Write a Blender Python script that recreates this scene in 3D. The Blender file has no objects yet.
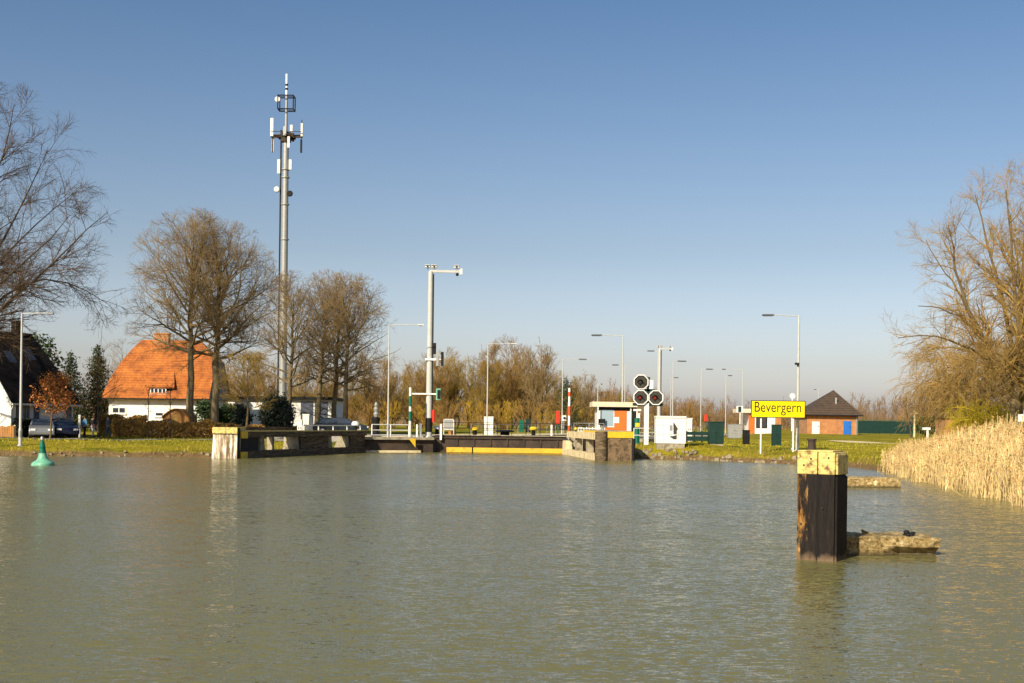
import bpy, math, random
import numpy as np
from mathutils import Vector, Matrix
R = math.radians
scene = bpy.context.scene
COL = scene.collection
random.seed(4)

# ------------------------------------------------------------------ camera and layout
F = 1200.0; EYE = 2.4; ROLL = R(0.75); CX = 512.0; HY = 423.5
cr, sr = math.cos(ROLL), math.sin(ROLL)
def at(px, py, d):
    u, v = px-CX, py-HY
    return Vector(((u*cr+v*sr)*d/F, d, EYE-(-u*sr+v*cr)*d/F))
def Z(px, py, d): return at(px, py, d).z
def X(px, d, py=425): return at(px, py, d).x

cam = bpy.data.cameras.new('camera'); camo = bpy.data.objects.new('camera', cam); COL.objects.link(camo)
cam.sensor_width = 36; cam.lens = F/1024*36; cam.shift_y = 82/1024
cam.clip_start = .1; cam.clip_end = 9000
camo.matrix_world = Matrix.Translation((0, 0, EYE)) @ Matrix.Rotation(R(90), 4, 'X') @ Matrix.Rotation(ROLL, 4, 'Z')
scene.camera = camo

# ------------------------------------------------------------------ light
SUN_AZ, SUN_EL = R(33), R(31)          # behind the viewer, to the left
w = bpy.data.worlds.new('World'); scene.world = w; w.use_nodes = True
nt = w.node_tree; nt.nodes.clear()
sky = nt.nodes.new('ShaderNodeTexSky'); sky.sky_type = 'NISHITA'; sky.sun_disc = False
sky.sun_elevation = SUN_EL; sky.sun_rotation = math.pi + SUN_AZ
sky.air_density = 1.0; sky.dust_density = 2.2; sky.ozone_density = 1.6; sky.altitude = 0
bg = nt.nodes.new('ShaderNodeBackground'); bg.inputs[1].default_value = .057
wo = nt.nodes.new('ShaderNodeOutputWorld')
# a hazy, warm grey band near the horizon, deeper blue higher up
tcw = nt.nodes.new('ShaderNodeTexCoord'); sxw = nt.nodes.new('ShaderNodeSeparateXYZ'); nt.links.new(tcw.outputs['Generated'], sxw.inputs[0])
rw = nt.nodes.new('ShaderNodeValToRGB'); ew = rw.color_ramp.elements; ew[0].position = 0; ew[0].color = (2.75, 2.52, 2.88, 1); ew[1].position = .40; ew[1].color = (.68, .97, 1.18, 1)
e4 = ew.new(.05); e4.color = (1.94, 1.77, 1.92, 1); e3 = ew.new(.14); e3.color = (1.42, 1.34, 1.36, 1); nt.links.new(sxw.outputs[2], rw.inputs[0])
mw = nt.nodes.new('ShaderNodeMix'); mw.data_type = 'RGBA'; mw.blend_type = 'MULTIPLY'; mw.inputs[0].default_value = 1; mw.clamp_result = False
nt.links.new(sky.outputs[0], mw.inputs[6]); nt.links.new(rw.outputs[0], mw.inputs[7]); nt.links.new(mw.outputs[2], bg.inputs[0]); nt.links.new(bg.outputs[0], wo.inputs[0])
sl = bpy.data.lights.new('sun', 'SUN'); sl.energy = 4.6; sl.angle = R(.5); sl.color = (1, .88, .68)
so = bpy.data.objects.new('sun', sl); COL.objects.link(so)
dirv = Vector((math.sin(SUN_AZ)*math.cos(SUN_EL), math.cos(SUN_AZ)*math.cos(SUN_EL), -math.sin(SUN_EL)))
so.rotation_euler = dirv.to_track_quat('-Z', 'Y').to_euler(); so.location = (-60, -40, 60)
vs = scene.view_settings; vs.view_transform = 'Standard'; vs.look = 'None'; vs.exposure = .65; vs.gamma = 1; vs.use_curve_mapping = False

# ------------------------------------------------------------------ materials
MATS = {}
def newmat(name):
    m = bpy.data.materials.new(name); m.use_nodes = True
    n = m.node_tree; b = n.nodes['Principled BSDF']
    return m, n, b
def noise(n, scale, detail=4, stretch=(1, 1, 1), coord='Object', rough=.6):
    tc = n.nodes.new('ShaderNodeTexCoord'); mp = n.nodes.new('ShaderNodeMapping'); mp.inputs['Scale'].default_value = stretch
    t = n.nodes.new('ShaderNodeTexNoise'); t.inputs['Scale'].default_value = scale; t.inputs['Detail'].default_value = detail
    t.inputs['Roughness'].default_value = rough
    n.links.new(tc.outputs[coord], mp.inputs[0]); n.links.new(mp.outputs[0], t.inputs['Vector'])
    return t
def ramp(n, fac, stops):
    r = n.nodes.new('ShaderNodeValToRGB'); e = r.color_ramp.elements
    while len(e) < len(stops): e.new(.5)
    for i, (p, c) in enumerate(stops):
        e[i].position = p; e[i].color = tuple(c)+(1,) if len(c) == 3 else c
    n.links.new(fac, r.inputs[0]); return r
def mixc(n, fac, a, b):
    m = n.nodes.new('ShaderNodeMix'); m.data_type = 'RGBA'
    for s, v in ((0, fac), (6, a), (7, b)):
        if hasattr(v, 'links') or hasattr(v, 'is_linked'): n.links.new(v, m.inputs[s])
        else: m.inputs[s].default_value = v if s == 0 else tuple(v)+(1,)
    return m.outputs[2]
def mat(name, c, rough=.75, var=.25, scale=2.5, bump=0, metal=0, dirt=None, dirt_amt=.5, stretch=(1, 1, 1), spec=.3):
    """plain surface: colour broken up by noise, optional second 'dirt' colour in patches"""
    if name in MATS: return MATS[name]
    m, n, b = newmat(name)
    t = noise(n, scale, 5, stretch)
    lo = tuple(x*(1-var) for x in c); hi = tuple(min(1, x*(1+var)) for x in c)
    r = ramp(n, t.outputs[0], [(.3, lo), (.7, hi)])
    col = r.outputs[0]
    if dirt:
        t2 = noise(n, scale*1.7, 8, stretch, rough=.7)
        r2 = ramp(n, t2.outputs[0], [(.62-dirt_amt*.3, (0, 0, 0)), (.78-dirt_amt*.3, (1, 1, 1))])
        col = mixc(n, r2.outputs[0], col, dirt)
    n.links.new(col, b.inputs['Base Color'])
    b.inputs['Roughness'].default_value = rough; b.inputs['Metallic'].default_value = metal
    b.inputs['Specular IOR Level'].default_value = spec
    if bump:
        bp = n.nodes.new('ShaderNodeBump'); bp.inputs['Strength'].default_value = .6; bp.inputs['Distance'].default_value = bump
        t3 = noise(n, scale*6, 6, stretch)
        n.links.new(t3.outputs[0], bp.inputs['Height']); n.links.new(bp.outputs[0], b.inputs['Normal'])
    MATS[name] = m; return m

M = dict(
 galv=mat('galvanised steel', (.30, .30, .285), .45, .12, 3, metal=.3),
 lampgrey=mat('lamp grey paint', (.42, .42, .40), .5, .08, 2),
 lamphead=mat('lamp head dark grey', (.07, .075, .08), .4, .1),
 white=mat('white paint', (.68, .67, .64), .55, .08, 3, dirt=(.42, .38, .30), dirt_amt=.22),
 offwhite=mat('aged white paint', (.66, .64, .57), .6, .1, 3, dirt=(.35, .3, .22), dirt_amt=.1),
 black=mat('black painted steel', (.012, .012, .012), .6, .3, 3, spec=.15),
 darkwood=mat('tarred timber', (.085, .063, .040), .85, .5, 2, bump=.02, stretch=(.4, .4, 3), dirt=(.26, .18, .10), dirt_amt=.45, spec=.1),
 concrete=mat('weathered concrete', (.30, .26, .18), .9, .25, 1.5, bump=.02, dirt=(.10, .085, .05), dirt_amt=.35),
 lightconcrete=mat('pale concrete', (.60, .49, .29), .85, .18, 1.5, bump=.01, dirt=(.2, .15, .08), dirt_amt=.3),
 yellow=mat('yellow paint', (.75, .48, .03), .55, .12, 2, dirt=(.25, .16, .03), dirt_amt=.15),
 gateyellow=mat('gate fender yellow', (.62, .36, .03), .7, .12, 1, dirt=(.25, .14, .03), dirt_amt=.2),
 rust=mat('rusty gate steel', (.045, .032, .024), .85, .4, 1.2, dirt=(.10, .055, .03), dirt_amt=.3),
 signyellow=mat('sign yellow', (.85, .62, .0), .45, .03, 1),
 signblack=mat('sign lettering', (.012, .012, .012), .5, .1),
 green=mat('green paint', (.0, .11, .065), .5, .15),
 darkgreen=mat('dark green paint', (.006, .03, .024), .5, .25),
 paleg=mat('faded green paint', (.13, .36, .24), .45, .15, 4, dirt=(.35, .5, .4), dirt_amt=.3),
 red=mat('red paint', (.52, .03, .012), .5, .12),
 orange=mat('orange panel', (.55, .13, .018), .6, .12, 2),
 bandred=mat('faded red bands', (.52, .07, .018), .5, .1), pierface=mat('brown algae stained concrete', (.22, .145, .08), .9, .4, 2.5, bump=.03, dirt=(.045, .035, .02), dirt_amt=.5), signalboard=mat('dark signal board', (.05, .047, .04), .7, .2, 2, spec=.1), redbrick=None, glass=None, water=None,
 bark=mat('bark', (.17, .125, .07), .9, .35, 3, bump=.02, stretch=(3, 3, .6), dirt=(.10, .11, .03), dirt_amt=.35),
 darkbark=mat('dark bark', (.06, .045, .033), .9, .35, 3, stretch=(3, 3, .6)),
 twig=mat('lime twigs', (.23, .155, .065), .9, .3, .5),
 darktwig=mat('dark twigs', (.085, .055, .033), .9, .3, .5),
 palebark=mat('pale warm bark', (.12, .085, .042), .9, .3, 2, stretch=(3, 3, .6), dirt=(.12, .11, .03), dirt_amt=.3),
 paletwig=mat('pale warm twigs', (.30, .19, .055), .9, .3, .5),
 thickettwig=mat('thicket twigs', (.25, .145, .04), .9, .35, .3),
 olivetwig=mat('olive twigs', (.25, .16, .03), .9, .35, .3),
 goldtwig=mat('golden brush', (.40, .25, .025), .9, .35, .3),
 fartwig=mat('distant twigs', (.22, .14, .075), .9, .25, .1),
 conifer=mat('conifer needles', (.034, .048, .018), .8, .5, 1.5),
 evergreen=mat('evergreen leaves', (.035, .06, .018), .7, .5, 1.2),
 darkbush=mat('dark bush leaves', (.014, .022, .014), .7, .5, 1.2),
 copper=mat('copper leaves', (.40, .145, .04), .8, .4, 2),
 hedgebrown=mat('brown hedge leaves', (.40, .23, .06), .85, .5, 1),
 willow=mat('willow twigs', (.40, .30, .015), .8, .3, .5),
 reed=mat('dry reed', (.70, .52, .24), .8, .45, 1.6, stretch=(1, 1, .5)),
 plume=mat('reed plumes', (.42, .25, .09), .9, .3, 2),
 tuft=mat('grass tufts', (.32, .28, .02), .85, .45, .5),
 drytuft=mat('dry grass tufts', (.30, .20, .06), .85, .4, .5),
 stone=mat('stone blocks', (.26, .21, .14), .9, .4, 1.5, bump=.05, dirt=(.10, .08, .04), dirt_amt=.4),
 slate=mat('black roof tiles', (.012, .010, .010), .8, .3, 2, spec=.08),
 wallwhite=mat('white render', (.74, .72, .68), .85, .05, 1),
 wood=mat('orange brown boards', (.36, .17, .05), .8, .3, 1.5, stretch=(4, 4, .3)),
 greywall=mat('grey cladding', (.20, .21, .24), .7, .1, 1),
 bluewall=mat('blue door paint', (.02, .13, .48), .5, .1),
 doorgrey=mat('grey doors', (.07, .08, .11), .5, .1),
 beige=mat('beige roof edge', (.62, .52, .37), .7, .1, 1.5),
 paneblue=mat('pale window blind', (.26, .34, .40), .25, .05, 1, spec=.5),
 pane=mat('dark window glass', (.03, .035, .045), .08, .2, 1, spec=.8),
 skin=mat('skin', (.5, .3, .2), .6, .05), hair=mat('hair', (.1, .06, .03), .8, .2),
 lightblue=mat('light blue jacket', (.12, .34, .55), .8, .1), blackcloth=mat('black cloth', (.014, .013, .016), .9, .2),
 greyblue=mat('grey blue cloth', (.10, .12, .18), .9, .15), whitecloth=mat('white cloth', (.62, .6, .6), .9, .05),
 darkjeans=mat('dark trousers', (.02, .022, .03), .9, .15),
 carsilver_shaded=mat('silver car paint', (.24, .25, .27), .25, .05, 1, metal=.4), carblue=mat('dark blue car paint', (.012, .014, .035), .35, .1, 1, spec=.3),  # silver paint darkened so the car looks shaded
 cardark=mat('dark car paint', (.010, .018, .026), .4, .1, 1, spec=.25), tyre=mat('tyre rubber', (.015, .015, .015), .8, .2),
 rim=mat('wheel rim', (.45, .45, .45), .35, .05, metal=.6), light=mat('headlight glass', (.8, .8, .78), .1, .03),
 asphalt=mat('grey path', (.30, .28, .25), .9, .15, 1),
 dirt=mat('bare earth pad', (.28, .2, .11), .95, .3, 2),
)
def brickmat(name, c1, c2, mortar, sc):
    m, n, b = newmat(name)
    tc = n.nodes.new('ShaderNodeTexCoord'); mp = n.nodes.new('ShaderNodeMapping'); mp.inputs['Rotation'].default_value = (R(90), 0, 0)
    br = n.nodes.new('ShaderNodeTexBrick'); br.inputs['Scale'].default_value = sc
    br.inputs['Color1'].default_value = c1+(1,); br.inputs['Color2'].default_value = c2+(1,); br.inputs['Mortar'].default_value = mortar+(1,)
    n.links.new(tc.outputs['Object'], mp.inputs[0]); n.links.new(mp.outputs[0], br.inputs['Vector'])
    t = noise(n, 1.2, 5); r = ramp(n, t.outputs[0], [(.3, (.7, .7, .7)), (.7, (1.2, 1.2, 1.2))])
    mu = n.nodes.new('ShaderNodeMix'); mu.data_type = 'RGBA'; mu.blend_type = 'MULTIPLY'; mu.inputs[0].default_value = 1
    n.links.new(br.outputs[0], mu.inputs[6]); n.links.new(r.outputs[0], mu.inputs[7]); n.links.new(mu.outputs[2], b.inputs['Base Color'])
    b.inputs['Roughness'].default_value = .9
    return m
M['redbrick'] = brickmat('red brick', (.47, .19, .06), (.38, .14, .045), (.36, .23, .13), 4)
def roofmat(name, c1, c2, c3, rows=3.0):
    m, n, b = newmat(name)
    t = noise(n, 1.1, 6); r = ramp(n, t.outputs[0], [(.3, c1), (.5, c2), (.75, c3)])
    t2 = noise(n, 7, 3, (1, 1, .6)); r2 = ramp(n, t2.outputs[0], [(.3, (.72, .72, .72)), (.7, (1.2, 1.2, 1.2))])
    tc = n.nodes.new('ShaderNodeTexCoord'); wv = n.nodes.new('ShaderNodeTexWave'); wv.bands_direction = 'Z'
    wv.inputs['Scale'].default_value = rows/3.14; wv.inputs['Distortion'].default_value = .6; wv.inputs['Detail'].default_value = 2
    n.links.new(tc.outputs['Object'], wv.inputs['Vector'])
    mu = n.nodes.new('ShaderNodeMix'); mu.data_type = 'RGBA'; mu.blend_type = 'MULTIPLY'; mu.inputs[0].default_value = 1
    n.links.new(r.outputs[0], mu.inputs[6]); n.links.new(r2.outputs[0], mu.inputs[7]); rw_ = ramp(n, wv.outputs[0], [(.1, (.78, .78, .78)), (.45, (1.05, 1.05, 1.05))]); mu2 = n.nodes.new('ShaderNodeMix'); mu2.data_type = 'RGBA'; mu2.blend_type = 'MULTIPLY'; mu2.inputs[0].default_value = 1
    n.links.new(mu.outputs[2], mu2.inputs[6]); n.links.new(rw_.outputs[0], mu2.inputs[7]); n.links.new(mu2.outputs[2], b.inputs['Base Color'])
    bp = n.nodes.new('ShaderNodeBump'); bp.inputs['Strength'].default_value = .8; bp.inputs['Distance'].default_value = .10
    n.links.new(wv.outputs[0], bp.inputs['Height']); n.links.new(bp.outputs[0], b.inputs['Normal'])
    b.inputs['Roughness'].default_value = .8
    return m
M['orangeroof'] = roofmat('orange pantiles', (.21, .055, .010), (.42, .118, .014), (.56, .185, .026), 4.0)
M['brownroof'] = roofmat('brown tiles', (.045, .027, .017), (.065, .04, .024), (.085, .053, .032), 2.8)
def lensmat():
    m, n, b = newmat('red signal lens'); b.inputs['Base Color'].default_value = (.35, .01, .005, 1); b.inputs['Roughness'].default_value = .15
    b.inputs['Emission Color'].default_value = (1, .03, .01, 1); b.inputs['Emission Strength'].default_value = .12; return m
M['redlens'] = lensmat()
def stainwhite():
    m, n, b = newmat('streaked whitewash')
    t = noise(n, 2.2, 8, (1.6, 1.6, .22), rough=.7)
    r = ramp(n, t.outputs[0], [(.42, (.12, .08, .045)), (.51, (.40, .31, .20)), (.58, (.76, .71, .62))])
    n.links.new(r.outputs[0], b.inputs['Base Color']); b.inputs['Roughness'].default_value = .9; return m
M['stainwhite'] = stainwhite()
def dolphinmat():
    m, n, b = newmat('rust streaked black steel')
    tc = n.nodes.new('ShaderNodeTexCoord'); sx = n.nodes.new('ShaderNodeSeparateXYZ'); n.links.new(tc.outputs['Object'], sx.inputs[0])
    t1 = noise(n, 3.2, 9, (2.0, 2.0, .55), rough=.72)
    t2 = noise(n, 9, 8, (2.5, 2.5, .3), rough=.75)
    # more wear on the left half of the pile and at the waterline
    mr = n.nodes.new('ShaderNodeMapRange'); mr.inputs[1].default_value = .18; mr.inputs[2].default_value = -.40; mr.inputs[3].default_value = -.24; mr.inputs[4].default_value = .10
    n.links.new(sx.outputs[0], mr.inputs[0])
    ad = n.nodes.new('ShaderNodeMath'); ad.operation = 'ADD'; n.links.new(t1.outputs[0], ad.inputs[0]); n.links.new(mr.outputs[0], ad.inputs[1])
    r1 = ramp(n, ad.outputs[0], [(.50, (0, 0, 0)), (.58, (1, 1, 1))])
    base = ramp(n, t2.outputs[0], [(.35, (.007, .006, .006)), (.6, (.018, .014, .012)), (.75, (.05, .036, .028))])
    rustc = ramp(n, t2.outputs[0], [(.3, (.03, .014, .008)), (.47, (.16, .07, .015)), (.65, (.40, .24, .075))])
    c = mixc(n, r1.outputs[0], base.outputs[0], rustc.outputs[0])
    mz = n.nodes.new('ShaderNodeMapRange'); mz.inputs[1].default_value = .17; mz.inputs[2].default_value = .02; mz.inputs[3].default_value = 0; mz.inputs[4].default_value = .75
    t3 = noise(n, 6, 6, (1.5, 1.5, .6)); a2 = n.nodes.new('ShaderNodeMath'); a2.operation = 'MULTIPLY_ADD'
    a2.inputs[1].default_value = .35
    ms = n.nodes.new('ShaderNodeMath'); ms.operation = 'ADD'
    ns = n.nodes.new('ShaderNodeMath'); ns.operation = 'MULTIPLY'; ns.inputs[1].default_value = .35; n.links.new(t3.outputs[0], ns.inputs[0])
    nd = n.nodes.new('ShaderNodeMath'); nd.operation = 'ADD'; n.links.new(sx.outputs[2], nd.inputs[0]); n.links.new(ns.outputs[0], nd.inputs[1])
    of = n.nodes.new('ShaderNodeMath'); of.operation = 'SUBTRACT'; of.inputs[1].default_value = .15; n.links.new(nd.outputs[0], of.inputs[0])
    n.links.new(of.outputs[0], mz.inputs[0])
    c2 = mixc(n, mz.outputs[0], c, (.19, .125, .075))
    n.links.new(c2, b.inputs['Base Color']); b.inputs['Roughness'].default_value = .75; b.inputs['Specular IOR Level'].default_value = .12
    bp = n.nodes.new('ShaderNodeBump'); bp.inputs['Strength'].default_value = .5; bp.inputs['Distance'].default_value = .012
    n.links.new(t2.outputs[0], bp.inputs['Height']); n.links.new(bp.outputs[0], b.inputs['Normal'])
    return m
M['dolphin'] = dolphinmat()
M['dolphinyellow'] = mat('weathered yellow cap', (.60, .46, .15), .7, .16, 4, bump=.01, dirt=(.13, .07, .025), dirt_amt=.42)
def stripes(name, c1, c2, z0, step, first):
    pass
def groundmat():
    m, n, b = newmat('grassland')
    t = noise(n, .22, 8, rough=.7); r = ramp(n, t.outputs[0], [(.34, (.085, .092, .007)), (.5, (.245, .205, .010)), (.66, (.33, .25, .02))])
    t2 = noise(n, 3.5, 8, rough=.75); r2 = ramp(n, t2.outputs[0], [(.3, (.5, .5, .5)), (.7, (1.35, 1.35, 1.35))])
    mu = n.nodes.new('ShaderNodeMix'); mu.data_type = 'RGBA'; mu.blend_type = 'MULTIPLY'; mu.inputs[0].default_value = 1
    n.links.new(r.outputs[0], mu.inputs[6]); n.links.new(r2.outputs[0], mu.inputs[7])
    g = n.nodes.new('ShaderNodeNewGeometry'); sx = n.nodes.new('ShaderNodeSeparateXYZ'); n.links.new(g.outputs['Position'], sx.inputs[0])
    t3 = noise(n, 1.1, 6)
    a = n.nodes.new('ShaderNodeMath'); a.operation = 'MULTIPLY_ADD'; a.inputs[1].default_value = -.35; n.links.new(t3.outputs[0], a.inputs[0]); n.links.new(sx.outputs[2], a.inputs[2])
    rr = ramp(n, a.outputs[0], [(.02, (1, 1, 1)), (.22, (0, 0, 0))])
    earth = ramp(n, t2.outputs[0], [(.3, (.07, .042, .02)), (.55, (.17, .11, .05)), (.75, (.30, .22, .13))])
    n.links.new(mixc(n, rr.outputs[0], mu.outputs[2], earth.outputs[0]), b.inputs['Base Color'])
    b.inputs['Roughness'].default_value = .95; b.inputs['Specular IOR Level'].default_value = .1
    bp = n.nodes.new('ShaderNodeBump'); bp.inputs['Strength'].default_value = .8; bp.inputs['Distance'].default_value = .12
    n.links.new(t2.outputs[0], bp.inputs['Height']); n.links.new(bp.outputs[0], b.inputs['Normal'])
    return m
def watermat():
    m, n, b = newmat('canal water')
    b.inputs['Base Color'].default_value = (.132, .121, .046, 1); b.inputs['Roughness'].default_value = .07; b.inputs['IOR'].default_value = 1.333
    # wavelets: the two slopes of the surface come from noise fields, long across the wind
    acc = None
    for sc, st, amp in ((13, (.42, 1.0, 1), .85), (32, (.5, 1.0, 1), .75), (2.2, (.5, 1.0, 1), .26)):
        t = noise(n, sc, 2, st, rough=.55); t.inputs['Distortion'].default_value = .6
        sb = n.nodes.new('ShaderNodeVectorMath'); sb.operation = 'SUBTRACT'; sb.inputs[1].default_value = (.5, .5, .5); n.links.new(t.outputs['Color'], sb.inputs[0])
        ml = n.nodes.new('ShaderNodeVectorMath'); ml.operation = 'MULTIPLY'; ml.inputs[1].default_value = (amp*.55, amp, 0); n.links.new(sb.outputs[0], ml.inputs[0])
        if acc is None: acc = ml.outputs[0]
        else:
            ad = n.nodes.new('ShaderNodeVectorMath'); n.links.new(acc, ad.inputs[0]); n.links.new(ml.outputs[0], ad.inputs[1]); acc = ad.outputs[0]
    # gusts: patches of rougher and calmer water
    gz_ = noise(n, .06, 4, (.45, 1, 1)); gr = n.nodes.new('ShaderNodeMapRange'); gr.inputs[1].default_value = .35; gr.inputs[2].default_value = .65; gr.inputs[3].default_value = .6; gr.inputs[4].default_value = 1.3
    n.links.new(gz_.outputs[0], gr.inputs[0])
    sc_ = n.nodes.new('ShaderNodeVectorMath'); sc_.operation = 'SCALE'; n.links.new(acc, sc_.inputs[0]); n.links.new(gr.outputs[0], sc_.inputs['Scale'])
    up = n.nodes.new('ShaderNodeVectorMath'); up.inputs[1].default_value = (0, -.095, 1); n.links.new(sc_.outputs[0], up.inputs[0])
    nm = n.nodes.new('ShaderNodeVectorMath'); nm.operation = 'NORMALIZE'; n.links.new(up.outputs[0], nm.inputs[0]); n.links.new(nm.outputs[0], b.inputs['Normal'])
    return m

# ------------------------------------------------------------------ mesh builder
class MB:
    def __init__(s): s.v = []; s.f = []
    def add(s, vs, fs):
        o = len(s.v); s.v += [tuple(p) for p in vs]; s.f += [tuple(i+o for i in f) for f in fs]; return s
    def box(s, c, d, rz=0, taper=1.0):
        x, y, z = d[0]/2, d[1]/2, d[2]/2; ca, sa = math.cos(rz), math.sin(rz); vs = []
        for k, (a, b_, e) in enumerate(((-1,-1,-1),(1,-1,-1),(1,1,-1),(-1,1,-1),(-1,-1,1),(1,-1,1),(1,1,1),(-1,1,1))):
            t = taper if e > 0 else 1; px, py = a*x*t, b_*y*t
            vs.append((c[0]+px*ca-py*sa, c[1]+px*sa+py*ca, c[2]+e*z))
        return s.add(vs, ((0,3,2,1),(4,5,6,7),(0,1,5,4),(1,2,6,5),(2,3,7,6),(3,0,4,7)))
    def bb(s, x0, x1, y0, y1, z0, z1): return s.box(((x0+x1)/2, (y0+y1)/2, (z0+z1)/2), (x1-x0, y1-y0, z1-z0))
    def bar(s, p, q, wd, ht):
        """beam of rectangular section from p to q (centre line)"""
        p, q = Vector(p), Vector(q); t = (q-p).normalized(); up = Vector((0, 0, 1))
        if abs(t.z) > .95: up = Vector((0, 1, 0))
        sd = t.cross(up).normalized(); u = sd.cross(t).normalized()
        vs = [e+sd*a*wd/2+u*b_*ht/2 for e in (p, q) for a, b_ in ((-1,-1),(1,-1),(1,1),(-1,1))]
        return s.add(vs, ((0,1,2,3),(7,6,5,4),(0,4,5,1),(1,5,6,2),(2,6,7,3),(3,7,4,0)))
    def cyl(s, p, q, r0, r1=None, n=10):
        r1 = r0 if r1 is None else r1; p, q = Vector(p), Vector(q); t = (q-p).normalized()
        up = Vector((0, 0, 1)) if abs(t.z) < .9 else Vector((1, 0, 0)); a = t.cross(up).normalized(); b_ = t.cross(a)
        vs = []
        for e, r in ((p, r0), (q, r1)):
            for k in range(n):
                g = 2*math.pi*k/n; vs.append(e+a*math.cos(g)*r+b_*math.sin(g)*r)
        fs = [(k, k+n, (k+1) % n+n, (k+1) % n) for k in range(n)]+[tuple(range(n)), tuple(range(2*n-1, n-1, -1))]
        return s.add(vs, fs)
    def lathe(s, prof, n=20, c=(0, 0, 0)):
        vs = []
        for r, z in prof:
            for k in range(n):
                g = 2*math.pi*k/n; vs.append((c[0]+r*math.cos(g), c[1]+r*math.sin(g), c[2]+z))
        m = len(prof); fs = []
        for i in range(m-1):
            for k in range(n):
                k2 = (k+1) % n; fs.append((i*n+k, i*n+k2, (i+1)*n+k2, (i+1)*n+k))
        fs += [tuple(range(n-1, -1, -1)), tuple(range((m-1)*n, m*n))]
        return s.add(vs, fs)
    def sphere(s, c, r, n=12, sq=(1, 1, 1)):
        prof = [(max(.001, math.sin(math.pi*i/(n//2)))*r, -math.cos(math.pi*i/(n//2))*r) for i in range(n//2+1)]
        o = len(s.v); s.lathe(prof, n)
        for i in range(o, len(s.v)):
            p = s.v[i]; s.v[i] = (c[0]+p[0]*sq[0], c[1]+p[1]*sq[1], c[2]+p[2]*sq[2])
        return s
    def prism(s, poly, z0, z1):
        n = len(poly); vs = [(p[0], p[1], z0) for p in poly]+[(p[0], p[1], z1) for p in poly]
        return s.add(vs, [tuple(range(n-1, -1, -1)), tuple(range(n, 2*n))]+[(k, (k+1) % n, (k+1) % n+n, k+n) for k in range(n)])
    def slab(s, poly, y0, y1):
        """polygon in the XZ plane given thickness along Y"""
        n = len(poly); vs = [(p[0], y0, p[1]) for p in poly]+[(p[0], y1, p[1]) for p in poly]
        return s.add(vs, [tuple(range(n)), tuple(range(2*n-1, n-1, -1))]+[(k, k+n, (k+1) % n+n, (k+1) % n) for k in range(n)])
    def build(s, name, m, parent=None, world=False, smooth=False, bevel=0):
        me = bpy.data.meshes.new(name)
        off = parent.location if (parent is not None and world) else Vector((0, 0, 0))
        if parent is not None and world and parent.parent is not None: off = off+parent.parent.location
        me.from_pydata([tuple(Vector(p)-off) for p in s.v], [], s.f)
        import bmesh
        bm = bmesh.new(); bm.from_mesh(me); bmesh.ops.recalc_face_normals(bm, faces=bm.faces); bm.to_mesh(me); bm.free()
        o = bpy.data.objects.new(name, me); COL.objects.link(o)
        if m is not None: me.materials.append(m)
        if parent is not None: o.parent = parent
        if smooth:
            for p in me.polygons: p.use_smooth = True
            me.set_sharp_from_angle(angle=R(40))
        if bevel:
            b = o.modifiers.new('bevel', 'BEVEL'); b.width = bevel; b.segments = 2; b.limit_method = 'ANGLE'
        return o

def tag(o, label=None, cat=None, group=None, kind=None):
    if label: o['label'] = label
    if cat: o['category'] = cat
    if group: o['group'] = group
    if kind: o['kind'] = kind
    return o
def thing(name, loc, label, cat, group=None, rz=0):
    o = bpy.data.objects.new(name, None); COL.objects.link(o); o.location = loc; o.rotation_euler = (0, 0, rz); o.empty_display_size = .3
    return tag(o, label, cat, group)
def kids(o): return [c for c in bpy.data.objects if c.parent == o]
def dup(o, loc, rz=0, sc=1, label=None, group=None):
    r = o.copy(); COL.objects.link(r); r.location = loc; r.rotation_euler = (0, 0, rz)
    r.scale = sc if isinstance(sc, (tuple, list)) else (sc,)*3
    if label: r['label'] = label
    if group: r['group'] = group
    for ch in kids(o):
        c = ch.copy(); COL.objects.link(c); c.parent = r
        for g in kids(ch):
            d = g.copy(); COL.objects.link(d); d.parent = c
    return r

# ------------------------------------------------------------------ terrain
AX = Vector((.305, .952))                       # direction of the lock chamber
WATER = [(-400, 62), (-60, 71), (-31, 74.2), (-18.5, 76), (-14.5, 86), (-11.5, 95.5), (-6.3, 97.2),
         (-6.3+AX.x*140, 97.2+AX.y*140), (4.4+AX.x*140, 97.2+AX.y*140), (4.4, 97.2), (7.6, 96), (8.4, 85.4), (13.3, 84.9), (18, 78.2), (20.8, 73.5), (20.6, 66.5),
         (20.2, 60.8), (18.3, 49), (16.8, 38.5), (14.5, 25), (12, 8), (14, -8), (20, -120), (-400, -120)]
WP = np.array(WATER, float)
def sdf(x, y):
    x = np.asarray(x, float); y = np.asarray(y, float)
    best = np.full(x.shape, 1e9); inside = np.zeros(x.shape, bool)
    for i in range(len(WP)):
        a, b = WP[i], WP[(i+1) % len(WP)]
        e = b-a; t = np.clip(((x-a[0])*e[0]+(y-a[1])*e[1])/(e@e), 0, 1)
        dd = np.hypot(x-a[0]-t*e[0], y-a[1]-t*e[1]); best = np.minimum(best, dd)
        c = ((a[1] > y) != (b[1] > y)); xx = (b[0]-a[0])*(y-a[1])/((b[1]-a[1]) if b[1] != a[1] else 1e-9)+a[0]
        inside ^= c & (x < xx)
    return np.where(inside, -best, best)
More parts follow.
